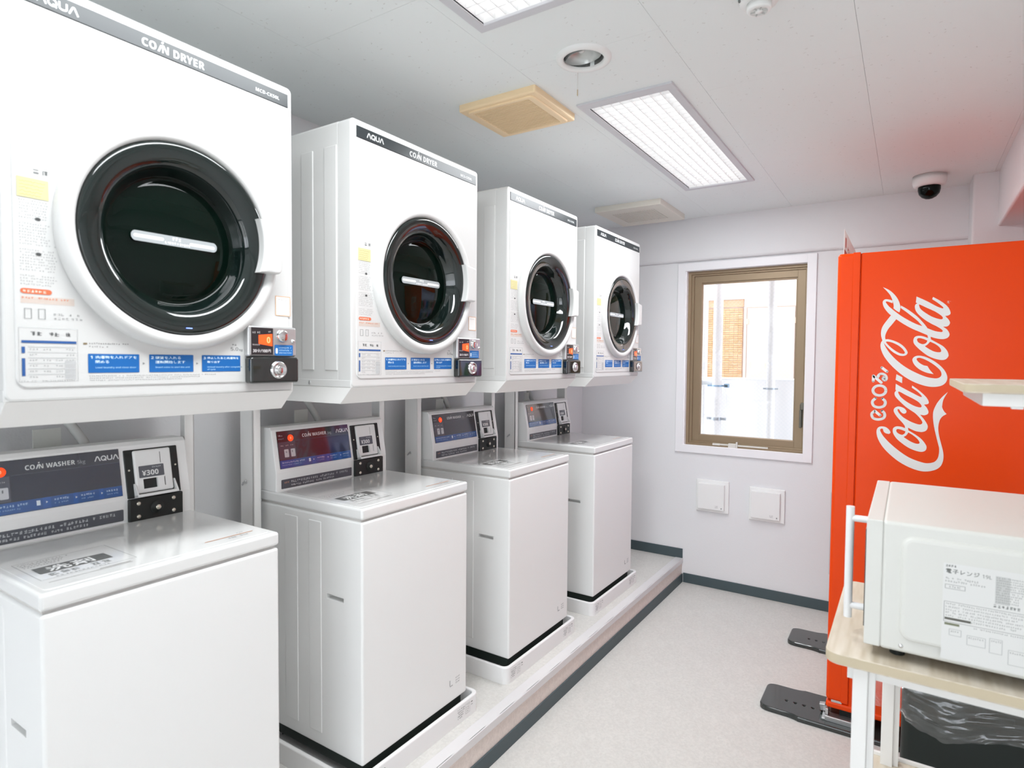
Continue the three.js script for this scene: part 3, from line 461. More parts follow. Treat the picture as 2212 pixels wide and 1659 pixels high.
function makeDryer(name, label, at) {
  const d = thing(name, label, 'dryer', at, 'coin dryers along the row');
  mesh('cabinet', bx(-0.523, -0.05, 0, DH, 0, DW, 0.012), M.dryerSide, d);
  const f = rr(-DW, 0, 0.0, DH, 0.014), hole = new THREE.Path(); hole.absarc(-DC[0], DC[1], 0.2135, 0, Math.PI * 2, true); f.holes.push(hole);
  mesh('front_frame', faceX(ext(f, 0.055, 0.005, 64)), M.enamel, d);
  const p = new THREE.Shape(); rr(-0.612, -0.016, 0.0255, 0.7165, 0.02, p); const ph = new THREE.Path(); ph.absarc(-DC[0], DC[1], 0.2135, 0, Math.PI * 2, true); p.holes.push(ph);
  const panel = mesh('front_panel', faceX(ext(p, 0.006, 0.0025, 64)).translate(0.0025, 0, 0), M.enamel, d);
  onX('instruction_print', T.dryerPrint, panel, 0.0032, 0.609, 0.028, 0.6, 0.42);
  onX('handwritten_note', T.yellow, panel, 0.0034, 0.605, 0.384, 0.05, 0.037, { roughness: 0.7 });
  onX('border_seal', T.seal, panel, 0.0034, 0.057, 0.198, 0.046, 0.052);
  const st = mesh('name_strip', bx(-0.002, 0.0016, 0.748, 0.7825, 0.013, 0.609, 0.001), phys('#2b3134', { roughness: 0.3 }), d);
  onX('lettering', phys('#ffffff', { map: T.strip, roughness: 0.3 }), st, 0.0021, 0.608, 0.749, 0.594, 0.0328);
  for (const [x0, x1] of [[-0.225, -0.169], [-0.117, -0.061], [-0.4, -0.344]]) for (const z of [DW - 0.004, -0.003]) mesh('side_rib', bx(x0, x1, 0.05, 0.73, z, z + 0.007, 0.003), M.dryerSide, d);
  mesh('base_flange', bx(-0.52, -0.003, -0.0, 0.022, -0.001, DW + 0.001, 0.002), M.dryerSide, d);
  mesh('screw', new THREE.SphereGeometry(0.006, 12, 8).scale(1, 1, 0.5), M.silver, d, [-0.19, 0.011, DW + 0.001]);
  // door: white ring, black glass ring, inner dished glass
  const door = new THREE.Group(); door.name = 'door'; door.position.set(0, DC[1], DC[0]); d.add(door);
  mesh('outer_ring', latheX([[0.2465, 0.001], [0.247, 0.01], [0.242, 0.021], [0.232, 0.027], [0.222, 0.026], [0.2145, 0.02], [0.213, 0.01], [0.213, -0.02]], 96), M.doorRing, door);
  mesh('glass_ring', latheX([[0.2128, 0.0], [0.2128, 0.016], [0.2115, 0.0205], [0.208, 0.0235], [0.203, 0.0245], [0.195, 0.024], [0.18, 0.0215], [0.17, 0.018], [0.163, 0.012], [0.157, 0.002], [0.152, -0.011], [0.148, -0.019], [0.1455, -0.024]], 96), M.ringGloss, door);
  mesh('window_glass', latheX([[0.146, -0.024], [0.142, -0.0285], [0.137, -0.029], [0.131, -0.0265], [0.12, -0.0235], [0.09, -0.019], [0.05, -0.0155], [0.0, -0.0145]], 96), M.blackGlass, door);
  onX('grip_strip', T.bar, door, -0.0138, 0.098, -0.012, 0.196, 0.024);
  const hs = new THREE.Shape(), a0 = 0.36; hs.absarc(0, 0.015, 0.187, -a0, a0, false); hs.lineTo(0.226, 0.075); hs.quadraticCurveTo(0.236, 0.075, 0.238, 0.065); hs.lineTo(0.238, -0.038); hs.quadraticCurveTo(0.236, -0.05, 0.226, -0.05); hs.closePath();
  mesh('handle', faceX(ext(hs, 0.03, 0.006, 16)).translate(0.046, 0, 0), M.doorRing, door);
  mesh('lamp', bx(0.026, 0.0275, -0.199, -0.197, -0.012, 0.002), std('#9fb4ff', { emissive: '#5a7cff', emissiveIntensity: 1.5 }), door, [0, 0.0, 0.0]);
  // coin box
  const cb = new THREE.Group(); cb.name = 'coin_box'; cb.position.set(0, 0.022, 0.006); d.add(cb);
  mesh('coin_housing', bx(0, 0.022, 0.068, 0.146, 0, 0.142, 0.006), M.silver, cb);
  mesh('coin_tray', bx(0, 0.029, 0.0, 0.067, -0.003, 0.14, 0.007), M.blackGloss, cb);
  onX('display', new THREE.MeshStandardMaterial({ map: T.display, emissive: '#ffffff', emissiveMap: T.displayGlow, emissiveIntensity: 0.75, roughness: 0.25 }), cb, 0.0225, 0.134, 0.073, 0.062, 0.068);
  mesh('return_knob', latheX([[0, 0.012], [0.012, 0.012], [0.016, 0.008], [0.017, 0]], 32), M.chrome, cb, [0.021, 0.122, 0.046]);
  mesh('rivet', new THREE.SphereGeometry(0.006, 14, 10), M.chrome, cb, [0.021, 0.109, 0.012]);
  onX('coin_label', T.blueTag, cb, 0.0226, 0.068, 0.071, 0.056, 0.028);
  mesh('lock', latheX([[0, 0.012], [0.008, 0.012], [0.010, 0.009], [0.0105, 0.004], [0.016, 0.004], [0.018, 0.008], [0.021, 0.008], [0.023, 0.003], [0.0235, 0]], 40), M.chrome, cb, [0.028, 0.034, 0.062]);
  return d;
}
const BY = ['next to the window wall', 'second from the window wall', 'third from the window wall', 'farthest from the window wall'];
const d0 = makeDryer('coin_dryer', `white coin dryer ${BY[0]}, at the end of the raised row`, [XD, YD, ZD]);
for (let i = 1; i < 4; i++) copy(d0, 'coin_dryer', `white coin dryer ${BY[i]}, on its raised stand`, [XD, YD, ZD + i * P]);

function makeStand(name, label, at) {   // group at the plinth, the tray's front edge at x = 0
  const s = thing(name, label, 'stand', at, 'dryer stands');
  const t = YD - STEP, b = t - 0.0515, sh = new THREE.Shape([[-0.565, t], [0, t], [-0.0505, b], [-0.565, b]].map(([x, y]) => new THREE.Vector2(x, y)));
  mesh('tray', new THREE.ExtrudeGeometry(sh, { depth: DW - 0.004, bevelEnabled: true, bevelSize: 0.0015, bevelOffset: -0.0015, bevelThickness: 0.0015, bevelSegments: 2 }).translate(0, 0, 0.002), M.frame, s);
  for (const z of [0, DW - 0.03]) {
    const p = mesh('post', merge([bx(-0.497, -0.492, 0, b + 0.004, z, z + 0.03, 0.001), bx(-0.565, -0.492, 0, b + 0.004, z ? z + 0.025 : z, z ? z + 0.03 : z + 0.005, 0.001)]), M.frame, s);
    mesh('wing_bolt', merge([cyl(0.004, 0.02, 10).rotateX(Math.PI / 2), bx(-0.014, 0.014, -0.003, 0.003, 0.004, 0.009, 0.002).rotateZ(0.7)]), M.silver, p, [-0.53, 0.94, z ? z + 0.034 : z - 0.006]);
    mesh('foot_plate', bx(-0.575, -0.482, 0, 0.004, z - 0.004, z + 0.034, 0.001), M.frame, s);
  }
  mesh('back_brace', bx(-0.565, -0.56, 0.98, 1.04, 0.03, DW - 0.03), M.frame, s);
  return s;
}
const s0 = makeStand('dryer_stand', `white steel dryer stand ${BY[0]}`, [XD, STEP, ZD]);
for (let i = 1; i < 4; i++) copy(s0, 'dryer_stand', `white steel dryer stand ${BY[i]}`, [XD, STEP, ZD + i * P]);

// ---------------------------------------------------------------- coin washers in drain pans
const ZW = 0.6582, WW = 0.5378, XW = -0.1176;
T.panel = canvas(1024, 416, (k, w, h) => {
  k.fillStyle = '#262b3a'; k.fillRect(0, 0, w, h); k.fillStyle = '#4a4d5a'; k.fillRect(0, 120, 226, 200); k.fillStyle = '#20263a'; k.fillRect(236, 118, w - 236, 206); k.fillStyle = 'rgba(140,140,150,.5)'; k.fillRect(236, 116, w - 236, 3);  // panel base tinted bluish to stand in for a blue reflection
  greek(k, 10, 36, 70, 22, '#b8babd', 1.3); greek(k, 10, 76, 70, 16, '#9a9da0', 1.2);
  const e = coin(k, 'WASHER', 330, 88, 38, '#dadcda'); text(k, '5kg', e + 14, 88, '40px sans-serif', '#a8abab'); aqua(k, 832, 86, 44, '#dadcda');
  for (let i = 0; i < 3; i++) { greek(k, 30 + i * 66, 156, 46, 14, '#c4c6c8', 1.2); }
  for (const x of [70, 156]) { k.fillStyle = '#c9cace'; k.beginPath(); k.roundRect(x, 206, 58, 90, 8); k.fill(); greek(k, x + 16, 222, 30, 30, '#6b6e74', 1.2); }
  k.fillStyle = '#1a5aa8'; k.fillRect(0, 326, w, 90);
  for (const [x, ww] of [[0, 430], [486, 160], [680, 160], [874, 150]]) { k.fillStyle = '#155298'; k.fillRect(x, 326, ww, 90); greek(k, x + 24, 344, ww * 0.72, 20, '#bcd4ec', 1.2); greek(k, x + 24, 376, ww * 0.6, 13, '#9dbfe2', 1.2); }
  k.fillStyle = '#dfe8f0'; k.fillRect(388, 342, 26, 40); for (const x of [452, 662, 856]) { k.beginPath(); k.moveTo(x, 354); k.lineTo(x + 14, 364); k.lineTo(x, 374); k.fill(); }
});
T.notice = canvas(1024, 104, (k) => { k.fillStyle = '#5a5c63'; k.beginPath(); k.roundRect(0, 0, 1024, 104, 10); k.fill(); greek(k, 40, 24, 70, 26, '#c08a78', 1.3); greek(k, 130, 20, 840, 30, '#c6c8cc', 1.3); greek(k, 130, 62, 620, 26, '#c6c8cc', 1.3); });
T.price = canvas(220, 110, (k) => { k.fillStyle = '#62646a'; k.beginPath(); k.roundRect(0, 0, 220, 110, 8); k.fill(); greek(k, 116, 12, 90, 16, '#d5d7da', 1.3); text(k, '¥300', 26, 92, 'bold 66px sans-serif', '#f0f0ee'); });
T.lidPrint = canvas(1024, 740, (k, w, h) => {   // 0.50 m x 0.36 m, the bottom edge towards the front
  k.save(); k.strokeStyle = 'rgba(170,172,172,.5)'; k.lineWidth = 3; k.strokeRect(30, 300, 380, 330); k.restore();
  for (let i = 0; i < 4; i++) greek(k, 44, 318 + i * 22, 200 - i * 20, 14, 'rgba(130,132,130,.55)');
  k.fillStyle = '#6b6c69'; k.fillRect(60, 430, 290, 104); pen(k, '洗剤', 100, 438, 88, 11, '#f6f6f4', 0.12);
  greek(k, 80, 548, 260, 48, 'rgba(150,152,150,.75)', 1.5); greek(k, 90, 606, 220, 18, 'rgba(165,167,165,.7)');
  k.fillStyle = 'rgba(120,116,108,.7)'; k.fillRect(40, 676, 330, 4); k.fillRect(240, 660, 130, 6);
  k.fillStyle = '#d78a45'; k.fillRect(720, 672, 270, 7); greek(k, 830, 694, 120, 20, 'rgba(130,132,132,.7)', 1.2); greek(k, 900, 640, 60, 16, 'rgba(130,132,132,.6)');
});
T.cornerPrint = canvas(160, 80, (k) => { greek(k, 8, 8, 60, 60, 'rgba(170,172,172,.5)', 1); for (let i = 0; i < 3; i++) greek(k, 84, 6 + i * 22, 66, 16, 'rgba(160,162,162,.6)'); });
T.panPrint = canvas(256, 100, (k) => { for (let i = 0; i < 5; i++) greek(k, 8, 6 + i * 18, 100 - i * 5, 12, 'rgba(110,110,108,.75)', 1.1); k.strokeStyle = 'rgba(140,140,138,.7)'; k.lineWidth = 2; k.strokeRect(120, 8, 60, 80); for (let i = 0; i < 4; i++) greek(k, 126, 14 + i * 18, 48, 10, 'rgba(130,130,128,.7)'); greek(k, 196, 10, 50, 40, 'rgba(150,150,148,.6)'); });
const bodyGeo = (() => {   // sheet-metal body with a grip recess cut in each side
  const ev = new Evaluator(); ev.attributes = ['position', 'normal', 'uv']; ev.useGroups = false;
  let b = new Brush(bx(-0.525, -0.001, 0.085, 0.8645, 0, WW, 0.008));
  for (const s of [WW, 0]) { const sh = new THREE.Shape([[0, 0], [0, 0.02], [0.05, -0.012], [0.05, -0.03]].map(([x, y]) => new THREE.Vector2(x, y))); sh.closePath(); const c = new Brush(bx(-0.165, -0.085, 0.592, 0.608, s - 0.025, s + 0.025).rotateX(0)); c.updateMatrixWorld(); b.updateMatrixWorld(); b = ev.evaluate(b, c, SUBTRACTION); }
  return b.geometry;
})();
function makeWasher(name, label, at) {   // the group's base is the plinth, x = 0 the front, z = 0 the far side
  const w = thing(name, label, 'washing machine', at, 'coin washers along the row');
  mesh('body', bodyGeo, M.enamelSide, w);
  for (const [x0, x1] of [[-0.38, -0.312], [-0.254, -0.192]]) for (const z of [WW - 0.004, -0.002]) mesh('side_rib', bx(x0, x1, 0.13, 0.84, z, z + 0.006, 0.003), M.enamelSide, w);
  mesh('neck', bx(-0.52, -0.012, 0.86, 0.873, 0.006, WW - 0.006), std('#d9d6d2'), w);
  const top = mesh('top_cover', bx(-0.525, 0, 0.871, 0.907, -0.001, WW + 0.001, 0.008), M.lid, w);
  mesh('lid', ext(rr(0.014, WW - 0.014, 0.02, 0.42, 0.012), 0.006, 0.0012, 6).rotateX(-Math.PI / 2).rotateY(Math.PI / 2).translate(-0.0, 0.908, WW), M.lid, w);
  mesh('lid_print', new THREE.PlaneGeometry(0.5, 0.36).rotateX(-Math.PI / 2).rotateY(Math.PI / 2), print(T.lidPrint, { roughness: 0.3 }), w, [-0.212, 0.9086, WW / 2 + 0.002]);
  onX('corner_print', T.cornerPrint, w, 0.0004, 0.11, 0.14, 0.075, 0.036);
  mesh('base', bx(-0.515, -0.016, 0.04, 0.09, 0.014, WW - 0.014, 0.006), M.blackBase, w);
  for (const x of [-0.47, -0.06]) for (const z of [0.06, WW - 0.06]) mesh('foot', cyl(0.022, 0.036, 20), M.black, w, [x, 0.0295, z]);
  // console
  const sh = new THREE.Shape([[-0.525, 0.905], [-0.43, 0.905], [-0.43, 0.972], [-0.457, 1.12], [-0.467, 1.13], [-0.525, 1.13]].map(([x, y]) => new THREE.Vector2(x, y)));
  mesh('console', new THREE.ExtrudeGeometry(sh, { depth: WW - 0.012, bevelEnabled: true, bevelSize: 0.004, bevelOffset: -0.004, bevelThickness: 0.004, bevelSegments: 3 }).translate(0, 0, 0.006), M.plastic, w);
  const tilt = Math.atan(0.027 / 0.148);
  const face = new THREE.Group(); face.name = 'control_panel'; face.position.set(-0.43, 0.972, 0); face.rotation.z = tilt; w.add(face);
  mesh('panel_plate', bx(-0.002, 0.0018, 0.012, 0.145, 0.193, 0.517, 0.001), M.black, face);
  onX('panel_print', phys('#ffffff', { map: T.panel, roughness: 0.1, clearcoat: 1, clearcoatRoughness: 0.04 }), face, 0.0024, 0.516, 0.013, 0.322, 0.131);
  mesh('lamp', latheX([[0, 0.0012], [0.0115, 0.001], [0.012, 0]], 28), std('#ff4a18', { emissive: '#ff3c0c', emissiveIntensity: 1.0 }), face, [0.0024, 0.118, 0.462]);
  onX('lamp_digit', canvas(64, 64, (k) => text(k, '0', 32, 52, 'bold 56px sans-serif', '#ffc9a0', 'center')), face, 0.0038, 0.467, 0.112, 0.010, 0.012, { emissive: '#ffb080', emissiveIntensity: 0.3 });
  onX('notice_print', T.notice, w, -0.4294, 0.515, 0.9135, 0.322, 0.0325, { roughness: 0.25 });
  // coin unit
  const cu = new THREE.Group(); cu.name = 'coin_unit'; cu.position.set(-0.43, 0.905, 0.032); w.add(cu);
  mesh('lock_box', bx(-0.01, 0.012, 0.001, 0.066, 0.0, 0.15, 0.003), M.black, cu);
  mesh('lock', latheX([[0, 0.008], [0.009, 0.008], [0.010, 0.004], [0.018, 0.003], [0.0185, 0]], 32), M.black, cu, [0.0118, 0.034, 0.075]);
  mesh('lock_core', latheX([[0, 0.0035], [0.006, 0.003], [0.0075, 0]], 24), M.brass, cu, [0.019, 0.034, 0.075]);
  for (const y of [0.015, 0.052]) for (const z of [0.028, 0.126]) mesh('rivet', new THREE.SphereGeometry(0.0062, 14, 10).scale(0.7, 1, 1), M.brass, cu, [0.0118, y, z]);
  const up = new THREE.Group(); up.name = 'coin_face'; up.position.set(0, 0.067, 0); up.rotation.z = tilt; cu.add(up);
  mesh('black_surround', bx(-0.004, 0.003, 0, 0.138, 0.0, 0.15, 0.003), M.black, up);
  const bits = [bx(0, 0.011, 0.01, 0.134, 0.024, 0.128, 0.005)];
  const plate = new Brush(bits[0]), ev = new Evaluator(); ev.attributes = ['position', 'normal', 'uv']; ev.useGroups = false;
  let cutp = plate; for (const g of [bx(0.002, 0.02, 0.022, 0.05, 0.068, 0.108), bx(0.004, 0.02, 0.092, 0.124, 0.054, 0.0565), bx(0.004, 0.02, 0.024, 0.05, 0.046, 0.0495)]) { const c = new Brush(g); c.updateMatrixWorld(); cutp.updateMatrixWorld(); cutp = ev.evaluate(cutp, c, SUBTRACTION); }
  mesh('coin_plate', cutp.geometry, M.plastic, up);
  mesh('return_cup', bx(0.0015, 0.0025, 0.021, 0.051, 0.067, 0.109), M.dark, up);
  mesh('slot_back', bx(0.0035, 0.0045, 0.024, 0.124, 0.045, 0.058), M.dark, up);
  mesh('tray_lip', (() => { const s = new THREE.Shape([[0, 0], [0.026, 0], [0.026, 0.004], [0.009, 0.04], [0, 0.04]].map(([x, y]) => new THREE.Vector2(x, y))); const side = new THREE.ExtrudeGeometry(s, { depth: 0.003, bevelEnabled: false }); return merge([bx(0, 0.026, 0.0, 0.008, 0.018, 0.132, 0.002), side.clone().translate(0, 0, 0.018), side.clone().translate(0, 0, 0.129)]); })(), M.plastic, up);
  onX('price_label', T.price, up, 0.0114, 0.118, 0.054, 0.07, 0.034, { roughness: 0.2 });
  for (const z of [0.01, 0.14]) mesh('rivet', new THREE.SphereGeometry(0.0035, 10, 8), M.brass, up, [0.003, 0.08, z]);
  return w;
}
const w0 = makeWasher('coin_washer', `white top-loading coin washer ${BY[0]}`, [XW, STEP, ZW]);
for (let i = 1; i < 4; i++) copy(w0, 'coin_washer', `white top-loading coin washer ${BY[i]}`, [XW, STEP, ZW + i * P]);
function makePan(name, label, at) {
  const p = thing(name, label, 'drain pan', at, 'washer drain pans');
  const s = rr(0, 0.64, -0.5, 0, 0.03), h = new THREE.Path(); rr(0.016, 0.624, -0.484, -0.016, 0.022, h); s.holes.push(h);
  mesh('rim', ext(s, 0.071, 0.005, 8).rotateX(-Math.PI / 2).rotateY(Math.PI / 2).translate(0, 0.071, 0), M.pan, p);
  mesh('pan_floor', bx(0.01, 0.49, 0.003, 0.011, -0.63, -0.01), M.pan, p);
  onX('label_print', T.panPrint, p, 0.5006, -0.03, 0.014, 0.11, 0.045).scale.set(1, 1, 1);
  onX('label_print', T.panPrint, p, 0.5006, -0.5, 0.014, 0.11, 0.045);
  return p;
}
const q0 = makePan('drain_pan', `white plastic drain pan under the washer ${BY[0]}`, [-0.594, STEP + 0.001, ZW + WW / 2 + 0.32]);
for (let i = 1; i < 4; i++) copy(q0, 'drain_pan', `white plastic drain pan under the washer ${BY[i]}`, [-0.594, STEP + 0.001, ZW + WW / 2 + 0.32 + i * P]);
// hoses, tags and outlet boxes behind the washers
for (let i = 0; i < 4; i++) {
  const z = ZW + i * P;
  const hz = thing('water_hose', `grey water hose rising behind the washer ${BY[i]}`, 'hose', [0, 0, z], 'hoses behind the washers');
  mesh('hose_pipe', tube([[-0.70, 0.9, 0.19], [-0.705, 1.1, 0.2], [-0.71, 1.27, 0.215], [-0.72, 1.36, 0.262], [-0.75, 1.45, 0.3]], 0.013, 32), M.hose, hz);
  mesh('hose_nut', cyl(0.019, 0.03, 16).rotateZ(0.4), M.silver, hz, [-0.752, 1.452, 0.302]);
  mesh('hang_tag', bx(-0.001, 0.001, -0.05, 0.04, -0.035, 0.035), std('#cfd2cc', { roughness: 0.6 }), hz, [-0.69, 1.3, 0.32], [0, 0.15, 0]);
  const pc = mesh('power_cord', tube([[-0.72, 0.9, 0.44], [-0.735, 1.15, 0.44], [-0.75, 1.3, 0.47], [-0.76, 1.5, 0.49]], 0.006, 24, 8), M.hose, scene);
  tag(pc, `pale power cord behind the washer ${BY[i]}`, 'cord', 'cords behind the washers'); pc.position.z = z;
}

// ---------------------------------------------------------------- vending machine
const vm = thing('vending_machine', 'tall red-orange drinks vending machine with white script lettering on its side', 'vending machine', [1.03, 0, 1.31]);
{
  const W = 0.9, TOP = 1.992;                        // z from -W to 0, x from 0 (front) to 0.78
  mesh('cabinet', bx(0.084, 0.78, 0.072, TOP - 0.004, -W + 0.004, -0.004, 0.006), M.vendRed, vm);
  mesh('corner_strip', bx(0.056, 0.082, 0.104, TOP - 0.001, -0.06, 0, 0.002), M.vendRed, vm);
  mesh('corner_strip', bx(0.056, 0.082, 0.104, TOP - 0.001, -W, -W + 0.06, 0.002), M.vendRed, vm);
  mesh('cabinet_core', bx(0.058, 0.1, 0.09, TOP - 0.006, -W + 0.01, -0.01), M.vendRed, vm);
  // the door, with an opening for the lit display
  const s = rr(0, W, 0.104, TOP - 0.002, 0.014), h = new THREE.Path(); rr(0.03, W - 0.03, 1.0, 1.93, 0.01, h); s.holes.push(h);
  mesh('door', ext(s, 0.055, 0.012, 10).rotateY(-Math.PI / 2).translate(0, 0, -W), M.vendRed, vm);
  mesh('display_back', bx(0.05, 0.056, 0.98, 1.94, -W + 0.02, -0.02), std('#dfe4ff', { emissive: '#b8c4ff', emissiveIntensity: 0.55 }), vm);
  mesh('display_glass', bx(0.006, 0.009, 1.0, 1.93, -W + 0.03, -0.03), phys('#ffffff', { transmission: 1, roughness: 0.02, thickness: 0 }), vm);
  const shelfM = std('#dfe6f2', { roughness: 0.4 });
  for (const y of [1.06, 1.33, 1.6]) {
    mesh('display_shelf', bx(0.012, 0.05, y - 0.03, y, -W + 0.03, -0.03), shelfM, vm);
    for (let i = 0; i < 10; i++) {
      const g = latheDown([[0, 0], [0.024, 0], [0.026, 0.01], [0.026, 0.12], [0.02, 0.15], [0.011, 0.175], [0.011, 0.19], [0, 0.19]], 16).scale(0.65, 1, 1);
      mesh('bottle', g, phys(['#c81f1c', '#2f7fd0', '#f0e7d8', '#2c8a4a', '#d86aa8', '#1c2a5a', '#e8a43a'][(i * 3 + Math.round(y * 7)) % 7], { roughness: 0.2 }), vm, [0.031, y, -W + 0.075 + i * 0.083]);
    }
  }
  mesh('advert_panel', bx(-0.003, 0.0, 0.5, 0.96, -W + 0.07, -0.3, 0.001), std('#3f86cc', { roughness: 0.25 }), vm);
  mesh('coin_panel', bx(-0.008, 0.0, 0.62, 0.98, -0.27, -0.07, 0.003), M.silver, vm);
  mesh('delivery_flap', bx(-0.008, 0.004, 0.24, 0.42, -W + 0.2, -0.2, 0.004), M.blackGloss, vm);
  mesh('base_skirt', bx(0.0, 0.75, 0.07, 0.098, -W, 0, 0.01), M.vendRed, vm);
  mesh('hinge_bracket', bx(0.02, 0.06, 0.096, 0.106, -0.05, -0.004, 0.001), M.silver, vm);
  for (const [x, z] of [[0.09, -0.06], [0.09, -W + 0.08], [0.7, -0.06], [0.7, -W + 0.08]]) mesh('leg', merge([bx(x - 0.04, x + 0.05, 0.026, 0.075, z - 0.02, z + 0.02), cyl(0.02, 0.03, 16).translate(x, 0.034, z)]), M.black, vm);
  // printed lettering, laid on the side panel
  const pts = (a) => { const r = []; for (let i = 0; i < a.length; i += 3) r.push([a[i] / 1e4, a[i + 1] / 1e4, a[i + 2]]); return r; };
  const outline = (a) => {   // smooth through the points, sharp at the marked corners
    const p = pts(a), n = p.length, o = [];
    for (let i = 0; i < n; i++) {
      const b = p[i], c = p[(i + 1) % n], A = b[2] ? [2 * b[0] - c[0], 2 * b[1] - c[1]] : p[(i - 1 + n) % n], D = c[2] ? [2 * c[0] - b[0], 2 * c[1] - b[1]] : p[(i + 2) % n];
      for (let s = 0; s < 6; s++) { const t = s / 6, f = (k) => 0.5 * (2 * b[k] + (c[k] - A[k]) * t + (2 * A[k] - 5 * b[k] + 4 * c[k] - D[k]) * t * t + (3 * b[k] - A[k] - 3 * c[k] + D[k]) * t * t * t); o.push(new THREE.Vector2(f(0), f(1))); }
    }
    return o;
  };
  const logo = new THREE.Group(); logo.name = 'script_logo'; logo.position.set(1.2 - 1.03, 1.5, -0.004); vm.add(logo);
  logo.userData.label = 'white Coca-Cola script lettering running up the side';
  LOGO.forEach(([o, holes], i) => {
    const sh = new THREE.Shape(outline(o)); for (const q of holes) sh.holes.push(new THREE.Path(outline(q)));
    mesh('letter', new THREE.ShapeGeometry(sh, 1).translate(0, 0, 0.0004 + i * 0.00003), M.logoWhite, logo);
  });
  const ring = new THREE.Shape(); ring.absarc(0.2087, 0.274, 0.0078, 0, 7); const rh = new THREE.Path(); rh.absarc(0.2087, 0.274, 0.0058, 0, 7, true); ring.holes.push(rh);
  mesh('registered_mark', merge([new THREE.ShapeGeometry(ring, 16), bx(0.2052, 0.212, 0.2765, 0.278, -0.0001, 0.0001), bx(0.2052, 0.2085, 0.272, 0.2735, -0.0001, 0.0001), bx(0.2085, 0.2095, 0.273, 0.277, -0.0001, 0.0001), bx(0.2085, 0.2122, 0.270, 0.2715, -0.0001, 0.0001)]).translate(0, 0, 0.0005), M.logoWhite, logo);
  const stroke = (a, w) => {   // a round-ended flat stroke
    const p = pts(a), o = []; for (let i = 0; i + 1 < p.length; i++) { const b = p[i], c = p[i + 1], A = b[2] || !i ? [2 * b[0] - c[0], 2 * b[1] - c[1]] : p[i - 1], D = c[2] || i + 2 >= p.length ? [2 * c[0] - b[0], 2 * c[1] - b[1]] : p[i + 2]; for (let s = 0; s < 10; s++) { const t = s / 10, f = (k) => 0.5 * (2 * b[k] + (c[k] - A[k]) * t + (2 * A[k] - 5 * b[k] + 4 * c[k] - D[k]) * t * t + (3 * b[k] - A[k] - 3 * c[k] + D[k]) * t * t * t); o.push([f(0), f(1)]); } }
    o.push(p[p.length - 1]); const gs = o.map(([x, y]) => new THREE.CircleGeometry(w, 14).translate(x, y, 0));
    for (let i = 0; i + 1 < o.length; i++) { const [a0, b0] = o[i], [a1, b1] = o[i + 1], L = Math.hypot(a1 - a0, b1 - b0); if (L > 1e-6) gs.push(new THREE.PlaneGeometry(L, 2 * w).rotateZ(Math.atan2(b1 - b0, a1 - a0)).translate((a0 + a1) / 2, (b0 + b1) / 2, 0.00002)); }
    return merge(gs);
  };
  ECO.forEach((a) => mesh('letter', stroke(a, 0.0052).translate(0, 0, 0.0004), M.logoWhite, logo));
}
const card = thing('display_card', 'white promotional card with red print standing on the vending machine', 'card', [1.05, 1.988, 1.296]);
mesh('card_board', bx(-0.001, 0.001, 0, 0.105, -0.7, 0), phys('#f6f4f1', { roughness: 1, transmission: 0.55, thickness: 0 }), card);
const cardPrint = print(canvas(512, 72, (k) => { k.fillStyle = '#e0512c'; for (const x of [24, 440]) { k.beginPath(); k.roundRect(x, 16, 34, 30, 8); k.fill(); } k.fillRect(0, 56, 90, 16); k.fillRect(430, 56, 82, 16); greek(k, 110, 30, 290, 26, 'rgba(216,72,42,.6)', 1.2); }));
for (const d of [-1, 1]) mesh('card_print', new THREE.PlaneGeometry(0.68, 0.1).rotateY(d * Math.PI / 2).scale(1, 1, 1), cardPrint, card, [d * 0.0014, 0.052, -0.35]);
// anti-tip floor plates
for (const [z0, z1, label] of [[1.12, 1.37, 'black floor plate with a row of holes under the vending machine, nearer the shelf rack'], [0.4, 0.63, 'black floor plate with a row of holes under the vending machine, nearer the window wall']]) {
  const f = thing('floor_plate', label, 'floor plate', [0.77, 0, (z0 + z1) / 2], 'vending machine floor plates');
  const hw = (z1 - z0) / 2, s = new THREE.Shape(); s.moveTo(0.045, -hw); s.lineTo(1.0, -hw); s.lineTo(1.0, hw); s.lineTo(0.16, hw); s.quadraticCurveTo(0.14, hw - 0.012, 0.1, hw - 0.012); s.lineTo(0.05, hw - 0.012); s.quadraticCurveTo(0, hw - 0.012, 0, hw - 0.06); s.lineTo(0, -hw + 0.06); s.quadraticCurveTo(0, -hw + 0.012, 0.05, -hw + 0.012); s.lineTo(0.1, -hw + 0.012); s.quadraticCurveTo(0.14, -hw + 0.012, 0.16, -hw); s.closePath();
  const s2 = new THREE.Shape(); s2.moveTo(0.05, -hw + 0.012); s2.lineTo(0.1, -hw + 0.012); s2.quadraticCurveTo(0.14, -hw + 0.012, 0.16, -hw); s2.lineTo(0.9, -hw); s2.lineTo(0.9, hw); s2.lineTo(0.16, hw); s2.quadraticCurveTo(0.14, hw - 0.012, 0.1, hw - 0.012); s2.lineTo(0.05, hw - 0.012); s2.quadraticCurveTo(0, hw - 0.012, 0, hw - 0.05); s2.lineTo(0, -hw + 0.05); s2.quadraticCurveTo(0, -hw + 0.012, 0.05, -hw + 0.012);
  for (let i = 0; i < 7; i++) { const q = new THREE.Path(); q.absarc(0.1 + i * 0.036, -0.015, 0.004, 0, Math.PI * 2, true); s2.holes.push(q); }
  mesh('plate', ext(s2, 0.018, 0.006, 10).rotateX(-Math.PI / 2).translate(0, 0.022, 0), phys('#2a302e', { roughness: 0.16, clearcoat: 0.6, clearcoatRoughness: 0.08 }), f);
  mesh('rubber_mat', bx(0.03, 0.88, 0, 0.0045, -hw + 0.02, hw - 0.02), M.black, f);
}
const br = thing('foot_bracket', 'silver angle bracket clamping the vending machine foot to its plate', 'bracket', [1.03, 0.022, 1.3]);
